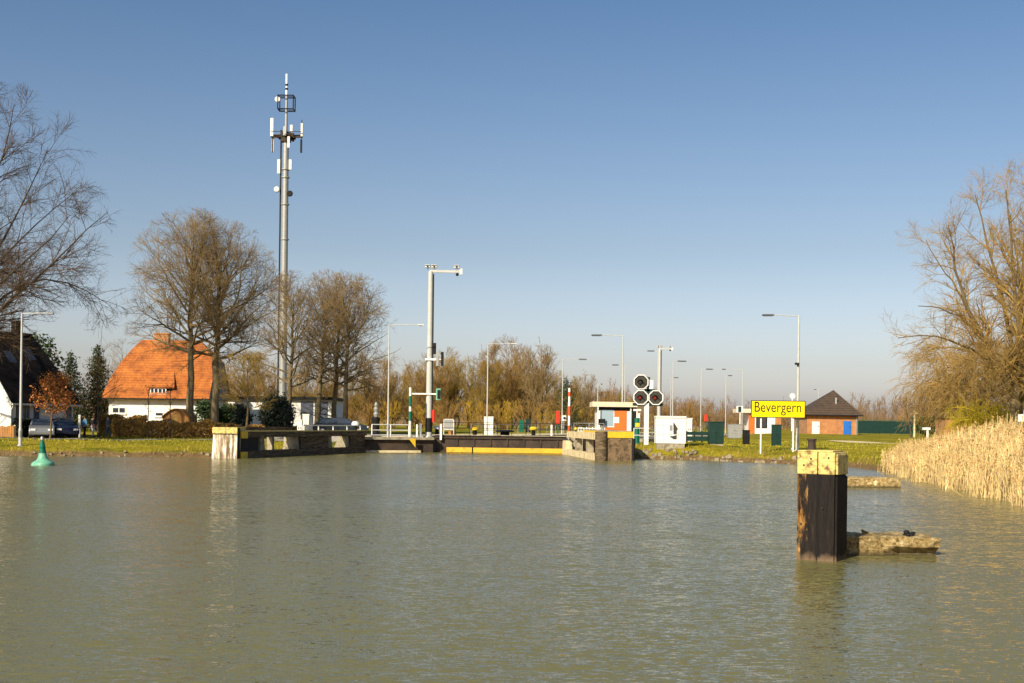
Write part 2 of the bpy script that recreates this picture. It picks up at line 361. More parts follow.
def gz(x, y):
    x = np.asarray(x, float); y = np.asarray(y, float)
    s = sdf(x, y)
    rise = np.interp(s, [-3, -.6, 0, .35, 1.0, 3, 8, 400], [-1.5, -.5, 0, .30, .45, .62, .82, .82])
    far = np.clip((y-85)/85, 0, 1); far = far*far*(3-2*far)*.62
    und = .05*np.sin(x*.31+1.3)*np.sin(y*.23)+.03*np.sin(x*.9+y*.7)
    jag = .06*np.sin(x*2.1+.5)*np.sin(y*1.7+x)*(np.abs(s) < 3)
    knoll = .42*np.clip((x-7.2)/1.2, 0, 1)*np.clip((17-x)/3, 0, 1)*np.clip(s/1.2, 0, 1)*np.clip((y-80)/3, 0, 1)*np.clip((105-y)/10, 0, 1)
    return np.where(s < 0, rise, rise+knoll+far*np.clip(s/6, 0, 1)+und*np.clip(s/3, 0, 1)+jag)
def G(x, y): return float(gz(np.array([x]), np.array([y]))[0])
def gp(px, d, dz=0):
    x = X(px, d); return Vector((x, d, G(x, d)+dz))
def rawmesh(name, V, Q, m, parent=None, smooth=False):
    me = bpy.data.meshes.new(name); V = np.ascontiguousarray(V, np.float32); Q = np.ascontiguousarray(Q, np.int32); k = Q.shape[1]
    me.vertices.add(len(V)); me.vertices.foreach_set('co', V.ravel())
    me.loops.add(Q.size); me.loops.foreach_set('vertex_index', Q.ravel())
    me.polygons.add(len(Q)); me.polygons.foreach_set('loop_start', np.arange(len(Q), dtype=np.int32)*k)
    if smooth: me.polygons.foreach_set('use_smooth', np.ones(len(Q), bool))
    me.update(calc_edges=True); me.validate()
    me.materials.append(m)
    o = bpy.data.objects.new(name, me); COL.objects.link(o)
    if parent is not None: o.parent = parent
    return o
xs = np.concatenate([np.linspace(-4000, -400, 10), np.linspace(-360, -80, 15), np.arange(-72, 72, .8), np.linspace(76, 360, 16), np.linspace(400, 4000, 10)])
ys = np.concatenate([np.linspace(-1500, -130, 5), np.linspace(-120, 15, 14), np.arange(20, 120, .8), np.linspace(122, 300, 45), np.linspace(320, 5500, 18)])
gx, gy = np.meshgrid(xs, ys); V = np.stack([gx, gy, gz(gx, gy)], -1).reshape(-1, 3)
nx, ny = len(xs), len(ys); ii = (np.arange(ny-1)[:, None]*nx+np.arange(nx-1)[None]).ravel()
gr = rawmesh('ground', V, np.stack([ii, ii+1, ii+1+nx, ii+nx], 1), groundmat(), smooth=True); tag(gr, kind='structure')
wm = MB().add([(-420, -125, 0), (120, -125, 0), (120, 240, 0), (-420, 240, 0)], [(0, 1, 2, 3)]).build('canal_water', watermat()); tag(wm, kind='structure')

def strip(name, pts, wd, m, dz=.03, kind='structure'):
    """flat path draped on the ground"""
    b = MB(); N = 0; vs = []; fs = []
    P = []
    for i in range(len(pts)-1):
        p, q = Vector(pts[i]), Vector(pts[i+1]); n = max(2, int((q-p).length/1.2))
        P += [p.lerp(q, k/n) for k in range(n)]
    P.append(Vector(pts[-1]))
    for i, p in enumerate(P):
        t = (P[min(i+1, len(P)-1)]-P[max(i-1, 0)]).normalized(); s = Vector((-t.y, t.x))
        for k in (-1, -.33, .33, 1):
            q = p+s*wd/2*k; vs.append((q.x, q.y, G(q.x, q.y)+dz))
    for i in range(len(P)-1):
        for k in range(3): a = i*4+k; fs.append((a, a+1, a+5, a+4))
    return tag(b.add(vs, fs).build(name, m), kind=kind)
strip('road', [(-90, 86.5), (-40, 88), (-30, 89.5), (-22, 93), (-15, 99)], 3.0, M['asphalt'])
strip('footpath', [(X(836, 122), 122), (X(893, 112), 112), (X(960, 100), 100)], 2.2, M['lightconcrete'])

# ------------------------------------------------------------------ vegetation generator
def nrm(a): return a/np.maximum(np.linalg.norm(a, axis=-1, keepdims=True), 1e-9)
def samp(P, t):
    K = P.shape[1]; u = t*(K-1); i = np.minimum(u.astype(int), K-2); f = (u-i)[:, None]; r = np.arange(len(P))
    a, b = P[r, i], P[r, i+1]; return a*(1-f)+b*f, nrm(b-a)
def spawn(rng, P, Rr, dens, t0, ang, length, K, rr, up, wob, env, minr, maxn=99, droop=0, nmin=0):
    Lp = np.linalg.norm(np.diff(P, axis=1), axis=2).sum(1)
    cnt = np.clip(rng.poisson(dens*Lp), nmin, maxn); idx = np.repeat(np.arange(len(P)), cnt); n = len(idx)
    t = t0+(1-t0)*rng.random(n)
    p, T = samp(P[idx], t); K0 = P.shape[1]
    u = t*(K0-1); i = np.minimum(u.astype(int), K0-2); rp = Rr[idx, i]*(1-(u-i))+Rr[idx, i+1]*(u-i)
    rv = nrm(rng.normal(size=(n, 3))); pe = nrm(rv-(rv*T).sum(1, keepdims=True)*T)
    a = np.radians(rng.normal(ang, 12, n))[:, None]
    d = nrm(np.cos(a)*T+np.sin(a)*pe+np.array([0, 0, up]))
    L = length*rng.uniform(.55, 1.25, n)*(1.1-.55*t)
    if callable(env): L = np.minimum(L, env(p, d)*rng.uniform(.8, 1.05, n))
    L = np.maximum(L, .12)
    Q = np.empty((n, K, 3)); Q[:, 0] = p
    for k in range(1, K):
        Q[:, k] = Q[:, k-1]+d*(L/(K-1))[:, None]
        d = nrm(d+rng.normal(size=(n, 3))*wob+np.array([0, 0, up*.6-droop*k/K]))
    r0 = np.maximum(np.minimum(rp*rr, L*.022+minr), minr)
    return Q, r0[:, None]*(1-np.linspace(0, 1, K))[None]+minr*.6*np.linspace(0, 1, K)[None]
def ellipsoid(c, e):
    c = np.array(c, float); e = np.array(e, float)
    def f(p, d):
        o = (p-c)/e; q = d/e; a = (q*q).sum(1); b = (o*q).sum(1); cc = (o*o).sum(1)-1
        return np.maximum((-b+np.sqrt(np.maximum(b*b-a*cc, 0)))/a, .1)
    return f
def tubes(levels):
    Vs, Qs, o = [], [], 0
    for P, Rr, n in levels:
        N, K, _ = P.shape
        if N == 0: continue
        T = np.empty_like(P); T[:, 1:-1] = P[:, 2:]-P[:, :-2]; T[:, 0] = P[:, 1]-P[:, 0]; T[:, -1] = P[:, -1]-P[:, -2]; T = nrm(T)
        ref = np.where(np.abs(T[:, :1, 2:3]) > .8, np.array([1., 0, 0]), np.array([0, 0, 1.])); ref = np.broadcast_to(ref, P.shape)
        A = nrm(np.cross(T, ref)); B = np.cross(T, A)
        g = 2*np.pi*np.arange(n)/n
        ring = P[:, :, None]+Rr[:, :, None, None]*(A[:, :, None]*np.cos(g)[None, None, :, None]+B[:, :, None]*np.sin(g)[None, None, :, None])
        Vs.append(ring.reshape(-1, 3))
        base = (np.arange(N)[:, None, None]*K+np.arange(K-1)[None, :, None])*n
        k = np.arange(n)[None, None]; k2 = (k+1) % n
        Qs.append(np.stack([base+k, base+k2, base+n+k2, base+n+k], -1).reshape(-1, 4)+o); o += N*K*n
    return np.concatenate(Vs), np.concatenate(Qs)
def grow(seed, stems, env, l1, l2, l3, l4=None):
    """stems: (P,R). each l: dict for spawn. returns level list"""
    rng = np.random.default_rng(seed); out = [stems]
    for l in (l1, l2, l3, l4):
        if l is None: continue
        out.append(spawn(rng, out[-1][0], out[-1][1], env=env, **l))
    return out
def poly(rng, pts, r0, r1, K=9, wob=.0):
    pts = np.array(pts, float); s = np.concatenate([[0], np.cumsum(np.linalg.norm(np.diff(pts, axis=0), axis=1))]); u = np.linspace(0, s[-1], K)
    P = np.stack([np.interp(u, s, pts[:, i]) for i in range(3)], -1)
    # smooth the corners
    for _ in range(2): P[1:-1] = (P[:-2]+2*P[1:-1]+P[2:])/4
    P[1:-1] += rng.normal(size=(K-2, 3))*wob
    return P, r0+(r1-r0)*np.linspace(0, 1, K)**.8
def plant(name, loc, label, cat, levels, mtrunk, mcrown, ntrunk=2, group=None, sides=(8, 5, 3, 3, 3)):
    root = thing(name, loc, label, cat, group)
    V, Q = tubes([(P, r, sides[i]) for i, (P, r) in enumerate(levels[:ntrunk])]); rawmesh('trunk', V, Q, mtrunk, root, True)
    V, Q = tubes([(P, r, sides[i+ntrunk]) for i, (P, r) in enumerate(levels[ntrunk:])]); rawmesh('crown', V, Q, mcrown, root)
    return root
def lime(name, loc, label, H, fork, rx, seed, r0=.38, lean=(0, 0), mt='bark', mc='twig', dens=(1.5, 2.3, 4.0), minr=.010, top=.8, group=None, nl=26, low=None):
    rng = np.random.default_rng(seed)
    t, rt = poly(rng, [(0, 0, -.4), (lean[0]*.4, lean[1]*.4, fork), (lean[0], lean[1], H*top)], r0, r0*.22, 10, .0032*H)
    env = ellipsoid((lean[0], lean[1], low+(H-low)*.5), (rx, rx, (H-low)*.52)) if low is not None else ellipsoid((lean[0], lean[1], fork*.55+(H-fork*.55)*.5), (rx, rx, (H-fork*.55)*.52))
    lv = [(t[None], rt[None])]
    # main limbs: low ones spread wide, high ones steep
    n = nl; tt = np.linspace(fork/(H*top)*.95, .95, n); p, T = samp(np.repeat(t[None], n, 0), tt)
    az = np.arange(n)*2.4+rng.random(n)*.7; el = np.radians(np.interp(np.linspace(0, 1, n), [0, .35, 1], [16, 40, 66])+rng.normal(0, 8, n))
    d = np.stack([np.cos(az)*np.cos(el), np.sin(az)*np.cos(el), np.sin(el)], -1); L = env(p, d)*rng.uniform(.72, 1.0, n); K = 9; P = np.empty((n, K, 3)); P[:, 0] = p
    for k in range(1, K): P[:, k] = P[:, k-1]+d*(L/(K-1))[:, None]; d = nrm(d+rng.normal(size=(n, 3))*.10+np.array([0, 0, .07-.012*k]))
    r = np.interp(tt, np.linspace(0, 1, 10), rt)*.55; lv.append((P, r[:, None]*(1-.86*np.linspace(0, 1, K)[None])))
    lv.append(spawn(rng, *lv[-1], dens=dens[0], t0=.12, ang=44, length=rx*.62, K=7, rr=.6, up=.05, wob=.10, env=env, minr=minr*1.6, droop=.03))
    lv.append(spawn(rng, *lv[-1], dens=dens[1], t0=.12, ang=46, length=rx*.30, K=5, rr=.6, up=.03, wob=.12, env=env, minr=minr*1.1, droop=.05))
    lv.append(spawn(rng, *lv[-1], dens=dens[2], t0=.05, ang=44, length=rx*.15, K=4, rr=.7, up=.03, wob=.12, env=env, minr=minr*.78, droop=.05))
    return plant(name, loc, label, 'tree', lv, M[mt], M[mc], 2, group, (8, 6, 4, 3, 3))
def bushy(name, loc, label, H, rx, seed, mt, mc, nst=7, dens=(1.4, 2.2, 4.0), minr=.012, group=None, cat='tree', spread=22):
    rng = np.random.default_rng(seed); P = []; Rr = []
    for k in range(nst):
        a = k*2.4+rng.random(); s = math.tan(R(abs(rng.normal(spread*.7, spread*.4)))); h = H*rng.uniform(.7, .97)
        x, y = math.cos(a)*s*h, math.sin(a)*s*h; x0, y0 = math.cos(a)*.4*rng.random()*rx*.4, math.sin(a)*.4*rng.random()*rx*.4
        p, r = poly(rng, [(x0, y0, -.3), (x0+x*.4, y0+y*.4, h*.5), (x0+x, y0+y, h)], H*.011*rng.uniform(.6, 1.2), minr*1.5, 8, H*.012); P.append(p); Rr.append(r)
    env = ellipsoid((0, 0, H*.5), (rx, rx, H*.55))
    lv = [(np.array(P), np.array(Rr))]
    lv.append(spawn(rng, *lv[-1], dens=dens[0], t0=.12, ang=36, length=H*.30, K=5, rr=.6, up=.14, wob=.1, env=env, minr=minr*1.4))
    lv.append(spawn(rng, *lv[-1], dens=dens[1], t0=.1, ang=38, length=H*.13, K=4, rr=.65, up=.1, wob=.12, env=env, minr=minr*1.15))
    lv.append(spawn(rng, *lv[-1], dens=dens[2], t0=.1, ang=36, length=H*.065, K=3, rr=.7, up=.1, wob=.1, env=env, minr=minr))
    return plant(name, loc, label, cat, lv, M[mt], M[mc], 1, group, (6, 4, 3, 3))
def leaves(rng, pts, size, flat=0):
    n = len(pts); a = nrm(rng.normal(size=(n, 3))); b = nrm(np.cross(a, rng.normal(size=(n, 3)))); s = size*rng.uniform(.5, 1.4, (n, 1)); pts = np.asarray(pts)
    V = np.stack([pts-a*s, pts+b*s*.55, pts+a*s, pts-b*s*.55], 1).reshape(-1, 3); Q = np.arange(n*4).reshape(-1, 4)
    return V, Q
def clumps(rng, n, c, e, k=40, r=.28, zmin=None):
    """points gathered in clumps filling an ellipsoid: uneven outline with gaps"""
    cc = nrm(rng.normal(size=(k, 3)))*(rng.random((k, 1))**.33)*.85
    p = cc[rng.integers(0, k, n)]+rng.normal(size=(n, 3))*r*.5
    p = p*np.array(e)+np.array(c)
    return p if zmin is None else p[p[:, 2] > zmin]
def leafy(name, loc, label, H, rx, seed, ml, n=5000, size=.16, z0=.1, mt='darkbark', cat='shrub', group=None, k=45, squash=None):
    rng = np.random.default_rng(seed); root = thing(name, loc, label, cat, group)
    t = []; 
    st, sr_ = poly(rng, [(0, 0, -.3), (0, 0, H*.45), (0.1, 0, H*.8)], H*.02+.03, .02, 7, .03)
    lv = [(st[None], sr_[None])]; lv.append(spawn(rng, st[None], sr_[None], dens=8/max(1, H*.5), t0=.15, ang=50, length=rx*.8, K=4, rr=.6, up=.1, wob=.1, env=ellipsoid((0, 0, H*.5), (rx, rx, H*.5)), minr=.02))
    V, Q = tubes([(lv[0][0], lv[0][1], 6), (lv[1][0], lv[1][1], 4)]); rawmesh('trunk', V, Q, M[mt], root, True)
    V, Q = leaves(rng, clumps(rng, n, (0, 0, H*(z0+(1-z0)*.5)), (rx, rx*(squash or 1), H*(1-z0)*.52), k, zmin=.05), size); rawmesh('crown', V, Q, M[ml], root)
    return root
def conifer(name, loc, label, H, rx, seed, n=4500, ml='conifer'):
    rng = np.random.default_rng(seed); root = thing(name, loc, label, 'conifer')
    st, sr_ = poly(rng, [(0, 0, -.3), (0, 0, H)], H*.014+.03, .015, 6, .02)
    nb = 110; tt = np.linspace(.08, .97, nb); p, T = samp(np.repeat(st[None], nb, 0), tt); az = np.arange(nb)*2.399
    L = rx*(1-tt)**.75*rng.uniform(.7, 1.1, nb)+.08; d = np.stack([np.cos(az), np.sin(az), np.full(nb, -.12)], -1); K = 4; P = np.empty((nb, K, 3)); P[:, 0] = p
    for k in range(1, K): P[:, k] = P[:, k-1]+d*(L/(K-1))[:, None]; d = nrm(d+np.array([0, 0, .07]))
    V, Q = tubes([(st[None], sr_[None], 6), (P, np.linspace(.03, .01, K)[None].repeat(nb, 0), 3)]); rawmesh('trunk', V, Q, M['darkbark'], root, True)
    i = rng.choice(nb, n, p=L/L.sum()); u = rng.random(n)**.7; q, _ = samp(P[i], u); q = q+rng.normal(size=(n, 3))*np.array([.12, .12, .10])*(rx/1.6)
    V, Q = leaves(rng, q, .11*(H/7)**.5); rawmesh('crown', V, Q, M[ml], root)
    return root
def hedge(name, p, q, wd, ht, label, ml, seed, n=9000, size=.11, group=None, tw='darkbark'):
    """clipped hedge between two ground points: woody core and a loose skin of leaves"""
    rng = np.random.default_rng(seed); p, q = Vector(p), Vector(q); root = thing(name, p, label, 'hedge', group); d = (q-p); L = d.length; t = d.normalized(); s = Vector((-t.y, t.x, 0))
    a = rng.random(n)*L; b = (rng.random(n)-.5)*wd; c = rng.random(n)**.8*ht*(1+.10*np.sin(a*1.9)+.06*np.sin(a*4.3+1)); pts = np.outer(a, t)+np.outer(b, s)+np.outer(c, (0, 0, 1))
    V, Q = leaves(rng, pts, size); rawmesh('foliage', V, Q, M[ml], root)
    m = int(L*9); a = rng.random(m)*L; b = (rng.random(m)-.5)*wd*.7; P0 = np.outer(a, t)+np.outer(b, s)+np.array([0, 0, -.2]); K = 4; P = np.stack([P0+np.array([0, 0, (ht*.95+.2)*k/(K-1)])+rng.normal(size=(m, 3))*.08 for k in range(K)], 1)
    V, Q = tubes([(P, np.linspace(.03, .012, K)[None].repeat(m, 0), 3)]); rawmesh('stems', V, Q, M[tw], root)
    return root

#VEG
# ---- big bare tree at the left edge (its trunk stands outside the picture)
def px_limb(root, rng, pts, d0, r0, r1, K=10, wob=.08):
    return poly(rng, [tuple(at(a, b, d0+c)-root) for a, b, c in pts], r0, r1, K, wob)
rng = np.random.default_rng(11)
d0 = 84; base = gp(-58, d0)
limbs = [px_limb(base, rng, L, d0, a, b) for L, a, b in (
    ([(-50, 360, 0), (-10, 318, -1), (25, 288, -2), (58, 258, -2), (82, 232, -3), (108, 212, -3)], .17, .02),
    ([(-54, 372, 0), (-20, 318, 1), (10, 284, 2), (45, 274, 2), (80, 282, 3), (108, 304, 3)], .16, .02),
    ([(-54, 350, 0), (-20, 285, -1), (10, 225, 1), (35, 180, 2), (48, 150, 2)], .17, .02),
    ([(-56, 340, 0), (-30, 260, 0), (-5, 180, 0), (10, 125, 1), (14, 104, 1)], .19, .02),
    ([(-56, 330, 0), (-50, 230, 1), (-40, 150, 2), (-30, 92, 2)], .2, .02),
    ([(-58, 345, 0), (-110, 280, 0), (-150, 210, 1), (-180, 170, 2)], .19, .02),
    ([(-58, 340, 0), (-80, 240, -4), (-100, 160, -7), (-90, 120, -8)], .18, .02),
    ([(-58, 350, 0), (-20, 300, -5), (20, 262, -8), (60, 240, -9), (70, 215, -9)], .16, .02),
    ([(-58, 350, 0), (-30, 305, 5), (5, 250, 8), (40, 222, 9), (78, 190, 9)], .16, .02),
    ([(-58, 365, 0), (-120, 330, 2), (-180, 310, 3)], .14, .02))]
tr = poly(rng, [(0, 0, -.4), tuple(at(-57, 380, d0)-base), tuple(at(-55, 280, d0)-base), tuple(at(-48, 130, d0)-base)], .55, .12, 10, .05)
env = ellipsoid(at(-58, 240, d0)-base, (13.6, 13, 12.4))
stems = (np.array([p for p, r in limbs]+[tr[0]]), np.array([r for p, r in limbs]+[tr[1]]))
lv = [stems]
lv.append(spawn(rng, *lv[-1], dens=1.7, t0=.12, ang=44, length=4.2, K=6, rr=.55, up=.06, wob=.10, env=env, minr=.02, droop=.05))
lv.append(spawn(rng, *lv[-1], dens=2.7, t0=.1, ang=44, length=2.4, K=5, rr=.6, up=.04, wob=.11, env=env, minr=.012, droop=.08))
lv.append(spawn(rng, *lv[-1], dens=4.6, t0=.05, ang=42, length=1.1, K=4, rr=.7, up=.03, wob=.11, env=env, minr=.008, droop=.08))
plant('bare_tree', base, 'huge dark bare tree reaching in over the black roofed house', 'tree', lv, M['darkbark'], M['darktwig'], 1, 'bare trees', (8, 5, 3, 3))

# ---- the big pale tree at the right edge
rng = np.random.default_rng(21)
d0 = 72; base = gp(1016, d0)
limbs = [px_limb(base, rng, L, d0, a, b) for L, a, b in (
    ([(1018, 400, 0), (1000, 370, -1), (975, 325, -2), (958, 290, -2), (955, 250, -2), (948, 225, -2)], .22, .03),
    ([(1017, 405, 0), (1012, 350, 0), (1000, 290, 1), (985, 230, 2), (975, 195, 2)], .2, .03),
    ([(1019, 400, 0), (1018, 340, -1), (1014, 260, -2), (1006, 190, -2)], .22, .03),
    ([(1020, 400, 0), (1030, 330, 1), (1034, 240, 2), (1030, 175, 2)], .24, .03),
    ([(1020, 400, 0), (1060, 320, 0), (1090, 240, 0), (1100, 200, 0)], .24, .03),
    ([(1008, 385, 0), (985, 352, -2), (950, 338, -4), (920, 334, -5), (898, 338, -5)], .13, .02),
    ([(990, 348, 0), (965, 318, -1), (940, 308, -2), (918, 306, -2)], .09, .02),
    ([(975, 325, 0), (955, 282, 3), (935, 262, 4), (926, 240, 4)], .1, .02),
    ([(1015, 385, 0), (990, 355, 4), (955, 345, 7), (925, 350, 8)], .12, .02),
    ([(1020, 400, 0), (1040, 350, -6), (1050, 280, -9), (1045, 220, -9)], .2, .03),
    ([(1020, 400, 0), (1030, 350, 6), (1020, 270, 9), (1010, 215, 9)], .2, .03),
    ([(1020, 395, 0), (1070, 370, 3), (1110, 340, 3), (1140, 335, 3)], .15, .02))]
tr = poly(rng, [(0, 0, -.4), tuple(at(1017, 410, d0)-base), tuple(at(1021, 360, d0)-base), tuple(at(1026, 200, d0)-base)], .5, .06, 10, .05)
env = ellipsoid(at(1014, 290, d0)-base, (10.8, 11, 8.8))
lv = [(np.array([p for p, r in limbs]+[tr[0]]), np.array([r for p, r in limbs]+[tr[1]]))]
lv.append(spawn(rng, *lv[-1], dens=2.0, t0=.1, ang=40, length=3.2, K=6, rr=.55, up=.06, wob=.10, env=env, minr=.016, droop=.05))
lv.append(spawn(rng, *lv[-1], dens=3.2, t0=.1, ang=42, length=1.5, K=5, rr=.6, up=.02, wob=.12, env=env, minr=.0095, droop=.10))
lv.append(spawn(rng, *lv[-1], dens=5.5, t0=.05, ang=40, length=.8, K=4, rr=.7, up=0, wob=.12, env=env, minr=.0065, droop=.14))
plant('bare_tree', base, 'wide pale bare tree with many forked limbs rising behind the reeds', 'tree', lv, M['palebark'], M['paletwig'], 1, 'bare trees', (8, 5, 3, 3))
# weeping curtain of twigs low in front of it: a willow
def willow(name, loc, label, H, rx, seed, mc, n=26):
    rng = np.random.default_rng(seed); t, rt = poly(rng, [(0, 0, -.3), (.1, 0, H*.4), (0, 0, H*.7)], .22, .08, 7, .05)
    az = np.arange(n)*2.4; tt = np.linspace(.4, 1, n); p, T = samp(np.repeat(t[None], n, 0), tt); d = np.stack([np.cos(az)*.75, np.sin(az)*.75, np.full(n, .7)], -1); P = np.empty((n, 7, 3)); P[:, 0] = p; L = rx*rng.uniform(.8, 1.2, n)
    for k in range(1, 7): P[:, k] = P[:, k-1]+d*(L/5)[:, None]; d = nrm(d+rng.normal(size=(n, 3))*.1+np.array([0, 0, -.22]))
    lv = [(t[None], rt[None]), (P, np.linspace(.06, .015, 7)[None].repeat(n, 0))]
    S = spawn(rng, *lv[-1], dens=9, t0=.2, ang=60, length=H*.5, K=7, rr=.5, up=-.05, wob=.08, env=None, minr=.012, droop=.55); 
    S[0][:, :, 2] = np.maximum(S[0][:, :, 2], .25+.3*rng.random((len(S[0]), 1))); lv.append(S)
    lv.append(spawn(rng, *S, dens=2.2, t0=.1, ang=30, length=.6, K=3, rr=.7, up=0, wob=.1, env=None, minr=.010, droop=.4))
    lv[-1][0][:, :, 2] = np.maximum(lv[-1][0][:, :, 2], .15)
    return plant(name, loc, label, 'tree', lv, M['palebark'], M[mc], 1, None, (7, 5, 3, 3))
willow('willow_tree', gp(985, 84), 'bright yellow green weeping willow low behind the reeds', 3.2, 2.6, 5, 'willow')
willow('willow_tree', gp(972, 92), 'brown weeping willow hanging in front of the brick shed', 7.8, 4.8, 6, 'paletwig', 34)

# ---- pair of limes in front of the orange roofed house
lime('lime_tree', gp(190, 104), 'round crowned bare lime with straight trunk before the orange roof', 19.6, 7.6, 6.2, 31, .42, (0, 0), group='bare trees', low=4.2, nl=28)
lime('lime_tree', gp(213, 106), 'bare lime with the thicker trunk at the orange roof right end', 19.0, 7.4, 6.2, 32, .48, (.5, 0), group='bare trees', low=3.6, nl=28)
# ---- row of limes right of the mast
for px, d, H, fork, rx, sd, lean, lab in ((288, 122, 15.6, 5.2, 5.4, 41, (.4, 0), 'bare lime with leaning trunk just right of the phone mast foot'),
        (316, 124, 16.0, 5.6, 4.6, 42, (1.0, 0), 'bare lime with pale slanting trunk before the grey garage doors'),
        (333, 126, 16.2, 5.6, 4.6, 43, (.6, 0), 'bare lime with slanting trunk third from the phone mast'),
        (344, 124, 15.8, 5.0, 5.6, 44, (.4, 0), 'outermost bare lime of the row right of the phone mast')):
    lime('lime_tree', gp(px, d), lab, H+.8, fork, rx+.4, sd, .34, lean, group='bare trees', dens=(1.5, 2.3, 4.0), nl=24, minr=.011, low=2.6)
# ---- background trees behind the houses
bg1 = bushy('bare_tree', gp(243, 150), 'brown bare tree thick with twigs behind the flat white annex', 11.5, 5.5, 51, 'bark', 'thickettwig', 7, group='bare trees')
dup(bg1, gp(268, 160), 2.0, 1.05, 'brown bare tree behind the phone mast foot')
dup(bg1, gp(225, 158), 4.0, .9, 'brown bare tree showing beyond the grey gable')
bg2 = bushy('bare_tree', gp(122, 170), 'thin grey bare tree peeping over left slope of orange roof', 12.0, 4.0, 52, 'palebark', 'fartwig', 5, (1.1, 1.6, 2.6), group='bare trees')
dup(bg2, gp(104, 180), 1.0, 1.0, 'thin grey bare tree between the two dark conifers')
dup(bg2, gp(46, 170), 3.0, .9, 'faint bare tree right behind the black roof slope')
# ---- willow-like young tree before the annex, thin young trees before the house
lime('young_tree', gp(247, 96), 'young tree with pale stem and olive twigs beside the dark bush', 7.2, 2.8, 2.7, 61, .13, (0, 0), 'palebark', 'olivetwig', (3.2, 3.6, 5), .011, group='young trees', nl=18)
lime('young_tree', gp(148, 94), 'thin dark young tree standing before the white house wall', 4.9, 2.4, .8, 62, .075, (0, 0), 'darkbark', 'darktwig', (2, 2, 2), .011, group='young trees', nl=10)
lime('young_tree', gp(170, 95), 'thin dark young tree standing below the orange dormer', 5.2, 2.4, .8, 63, .075, (0, 0), 'darkbark', 'darktwig', (2, 2, 2), .011, group='young trees', nl=10)
# ---- copper beech sapling and the other trees between the houses
ct = gp(50, 88)
lime('copper_tree', ct, 'small tree still holding copper brown leaves on the left lawn', 5.0, 1.6, 2.0, 64, .09, (.3, 0), 'palebark', 'thickettwig', (2, 2.4, 2), .010, group=None, nl=14)
cr_root = [o for o in bpy.data.objects if o.name == 'copper_tree'][0]
rng = np.random.default_rng(65); V, Q = leaves(rng, clumps(rng, 1900, (.3, 0, 3.35), (1.9, 1.9, 1.7), 50, .26, .9), .095); rawmesh('foliage', V, Q, M['copper'], cr_root)
lime('bare_tree', gp(99, 93), 'small crooked bare tree with olive twigs near the walkers', 6.4, 2.2, 2.4, 66, .15, (-.2, 0), 'darkbark', 'olivetwig', (2.4, 2.6, 4), .011, group='bare trees', nl=14)
conifer('conifer', gp(70, 118), 'dark conifer right of the black roofed house', 8.0, 2.4, 71, 4800)
conifer('conifer', gp(97, 121), 'slimmer dark conifer close to the orange roof', 8.8, 2.5, 72, 4800)
leafy('ivy_tree', gp(40, 112), 'evergreen tree poking up behind the black roof chimney', 9.4, 2.0, 73, 'evergreen', 1300, .17, .5, cat='tree')
# ---- hedges and shrubs before the orange roofed house
hedge('hedge', gp(112, 97), gp(214, 99), 1.3, 1.35, 'long brown beech hedge below the white house wall', 'hedgebrown', 81, 17000, .075)
hedge('hedge', gp(15, 91.2), gp(74, 96.2), .7, 1.35, 'dark low hedge along the white house front', 'darkbush', 82, 7000, .10)
hedge('hedge', gp(100, 104), gp(146, 104), 1.0, 1.7, 'tall orange brown hedge under the small wall window', 'hedgebrown', 83, 6000, .11)
leafy('shrub', gp(206, 112), 'mid green shrub beside the lime trunks', 3.4, 1.3, 84, 'evergreen', 2400, .13)
leafy('shrub', gp(228, 114), 'rounded green shrub under the grey gable', 3.2, 1.5, 85, 'evergreen', 2600, .13)
leafy('shrub', gp(242, 112), 'narrow dark green shrub beside the young tree', 2.9, .9, 86, 'darkbush', 1800, .13)
leafy('shrub', gp(276.5, 101), 'big dome shaped dark bush at the phone mast foot', 3.7, 1.55, 87, 'darkbush', 11000, .12, 0, k=160)
hedge('hedge', gp(214, 100.5), gp(300, 102), .8, 1.15, 'rough brown hedge behind the left mooring wall', 'hedgebrown', 88, 8000, .10)
# ---- thicket behind the lock
pr = [bushy('thicket_tree', gp(505, 205), 'tallest bare tree at the middle of the thicket behind the lock', 16.0, 6.2, 91, 'palebark', 'thickettwig', 9, (1.5, 2.2, 3.6), .016, 'thicket trees'),
      bushy('thicket_tree', gp(452, 208), 'broad olive brown bare tree behind the camera mast', 13.6, 6.0, 92, 'bark', 'olivetwig', 8, (1.6, 2.4, 3.8), .016, 'thicket trees'),
      bushy('thicket_tree', gp(540, 196), 'open topped bare tree right of the thicket middle', 14.6, 4.6, 93, 'palebark', 'twig', 6, (1.2, 1.8, 2.8), .016, 'thicket trees')]
k = 0
for px, d, src, sc, lab in ((408, 220, 1, .82, None), (428, 200, 0, .78, None), (470, 215, 2, .86, None), (484, 200, 1, .9, None), (527, 215, 0, .93, None), (556, 205, 1, .72, None), (583, 215, 2, .72, None),
        (392, 190, 1, .68, None), (600, 225, 0, .5, None), (618, 230, 1, .55, None), (630, 232, 2, .5, None), (372, 180, 0, .7, None), (440, 222, 0, .8, None), (515, 222, 1, 1.0, None), (495, 225, 2, .95, None), (575, 222, 1, .7, None), (420, 205, 1, .8, None), (610, 215, 0, .48, None), (350, 175, 1, .6, None), (325, 180, 0, .62, None), (300, 175, 1, .66, None)):
    k += 1; dup(pr[src], gp(px, d), k*1.7, sc, 'bare brown tree among the thicket behind the lock', 'thicket trees')
conifer('conifer', gp(566, 190), 'dark evergreen standing in the thicket behind the lock', 8.4, 3.2, 94, 3500, 'evergreen')
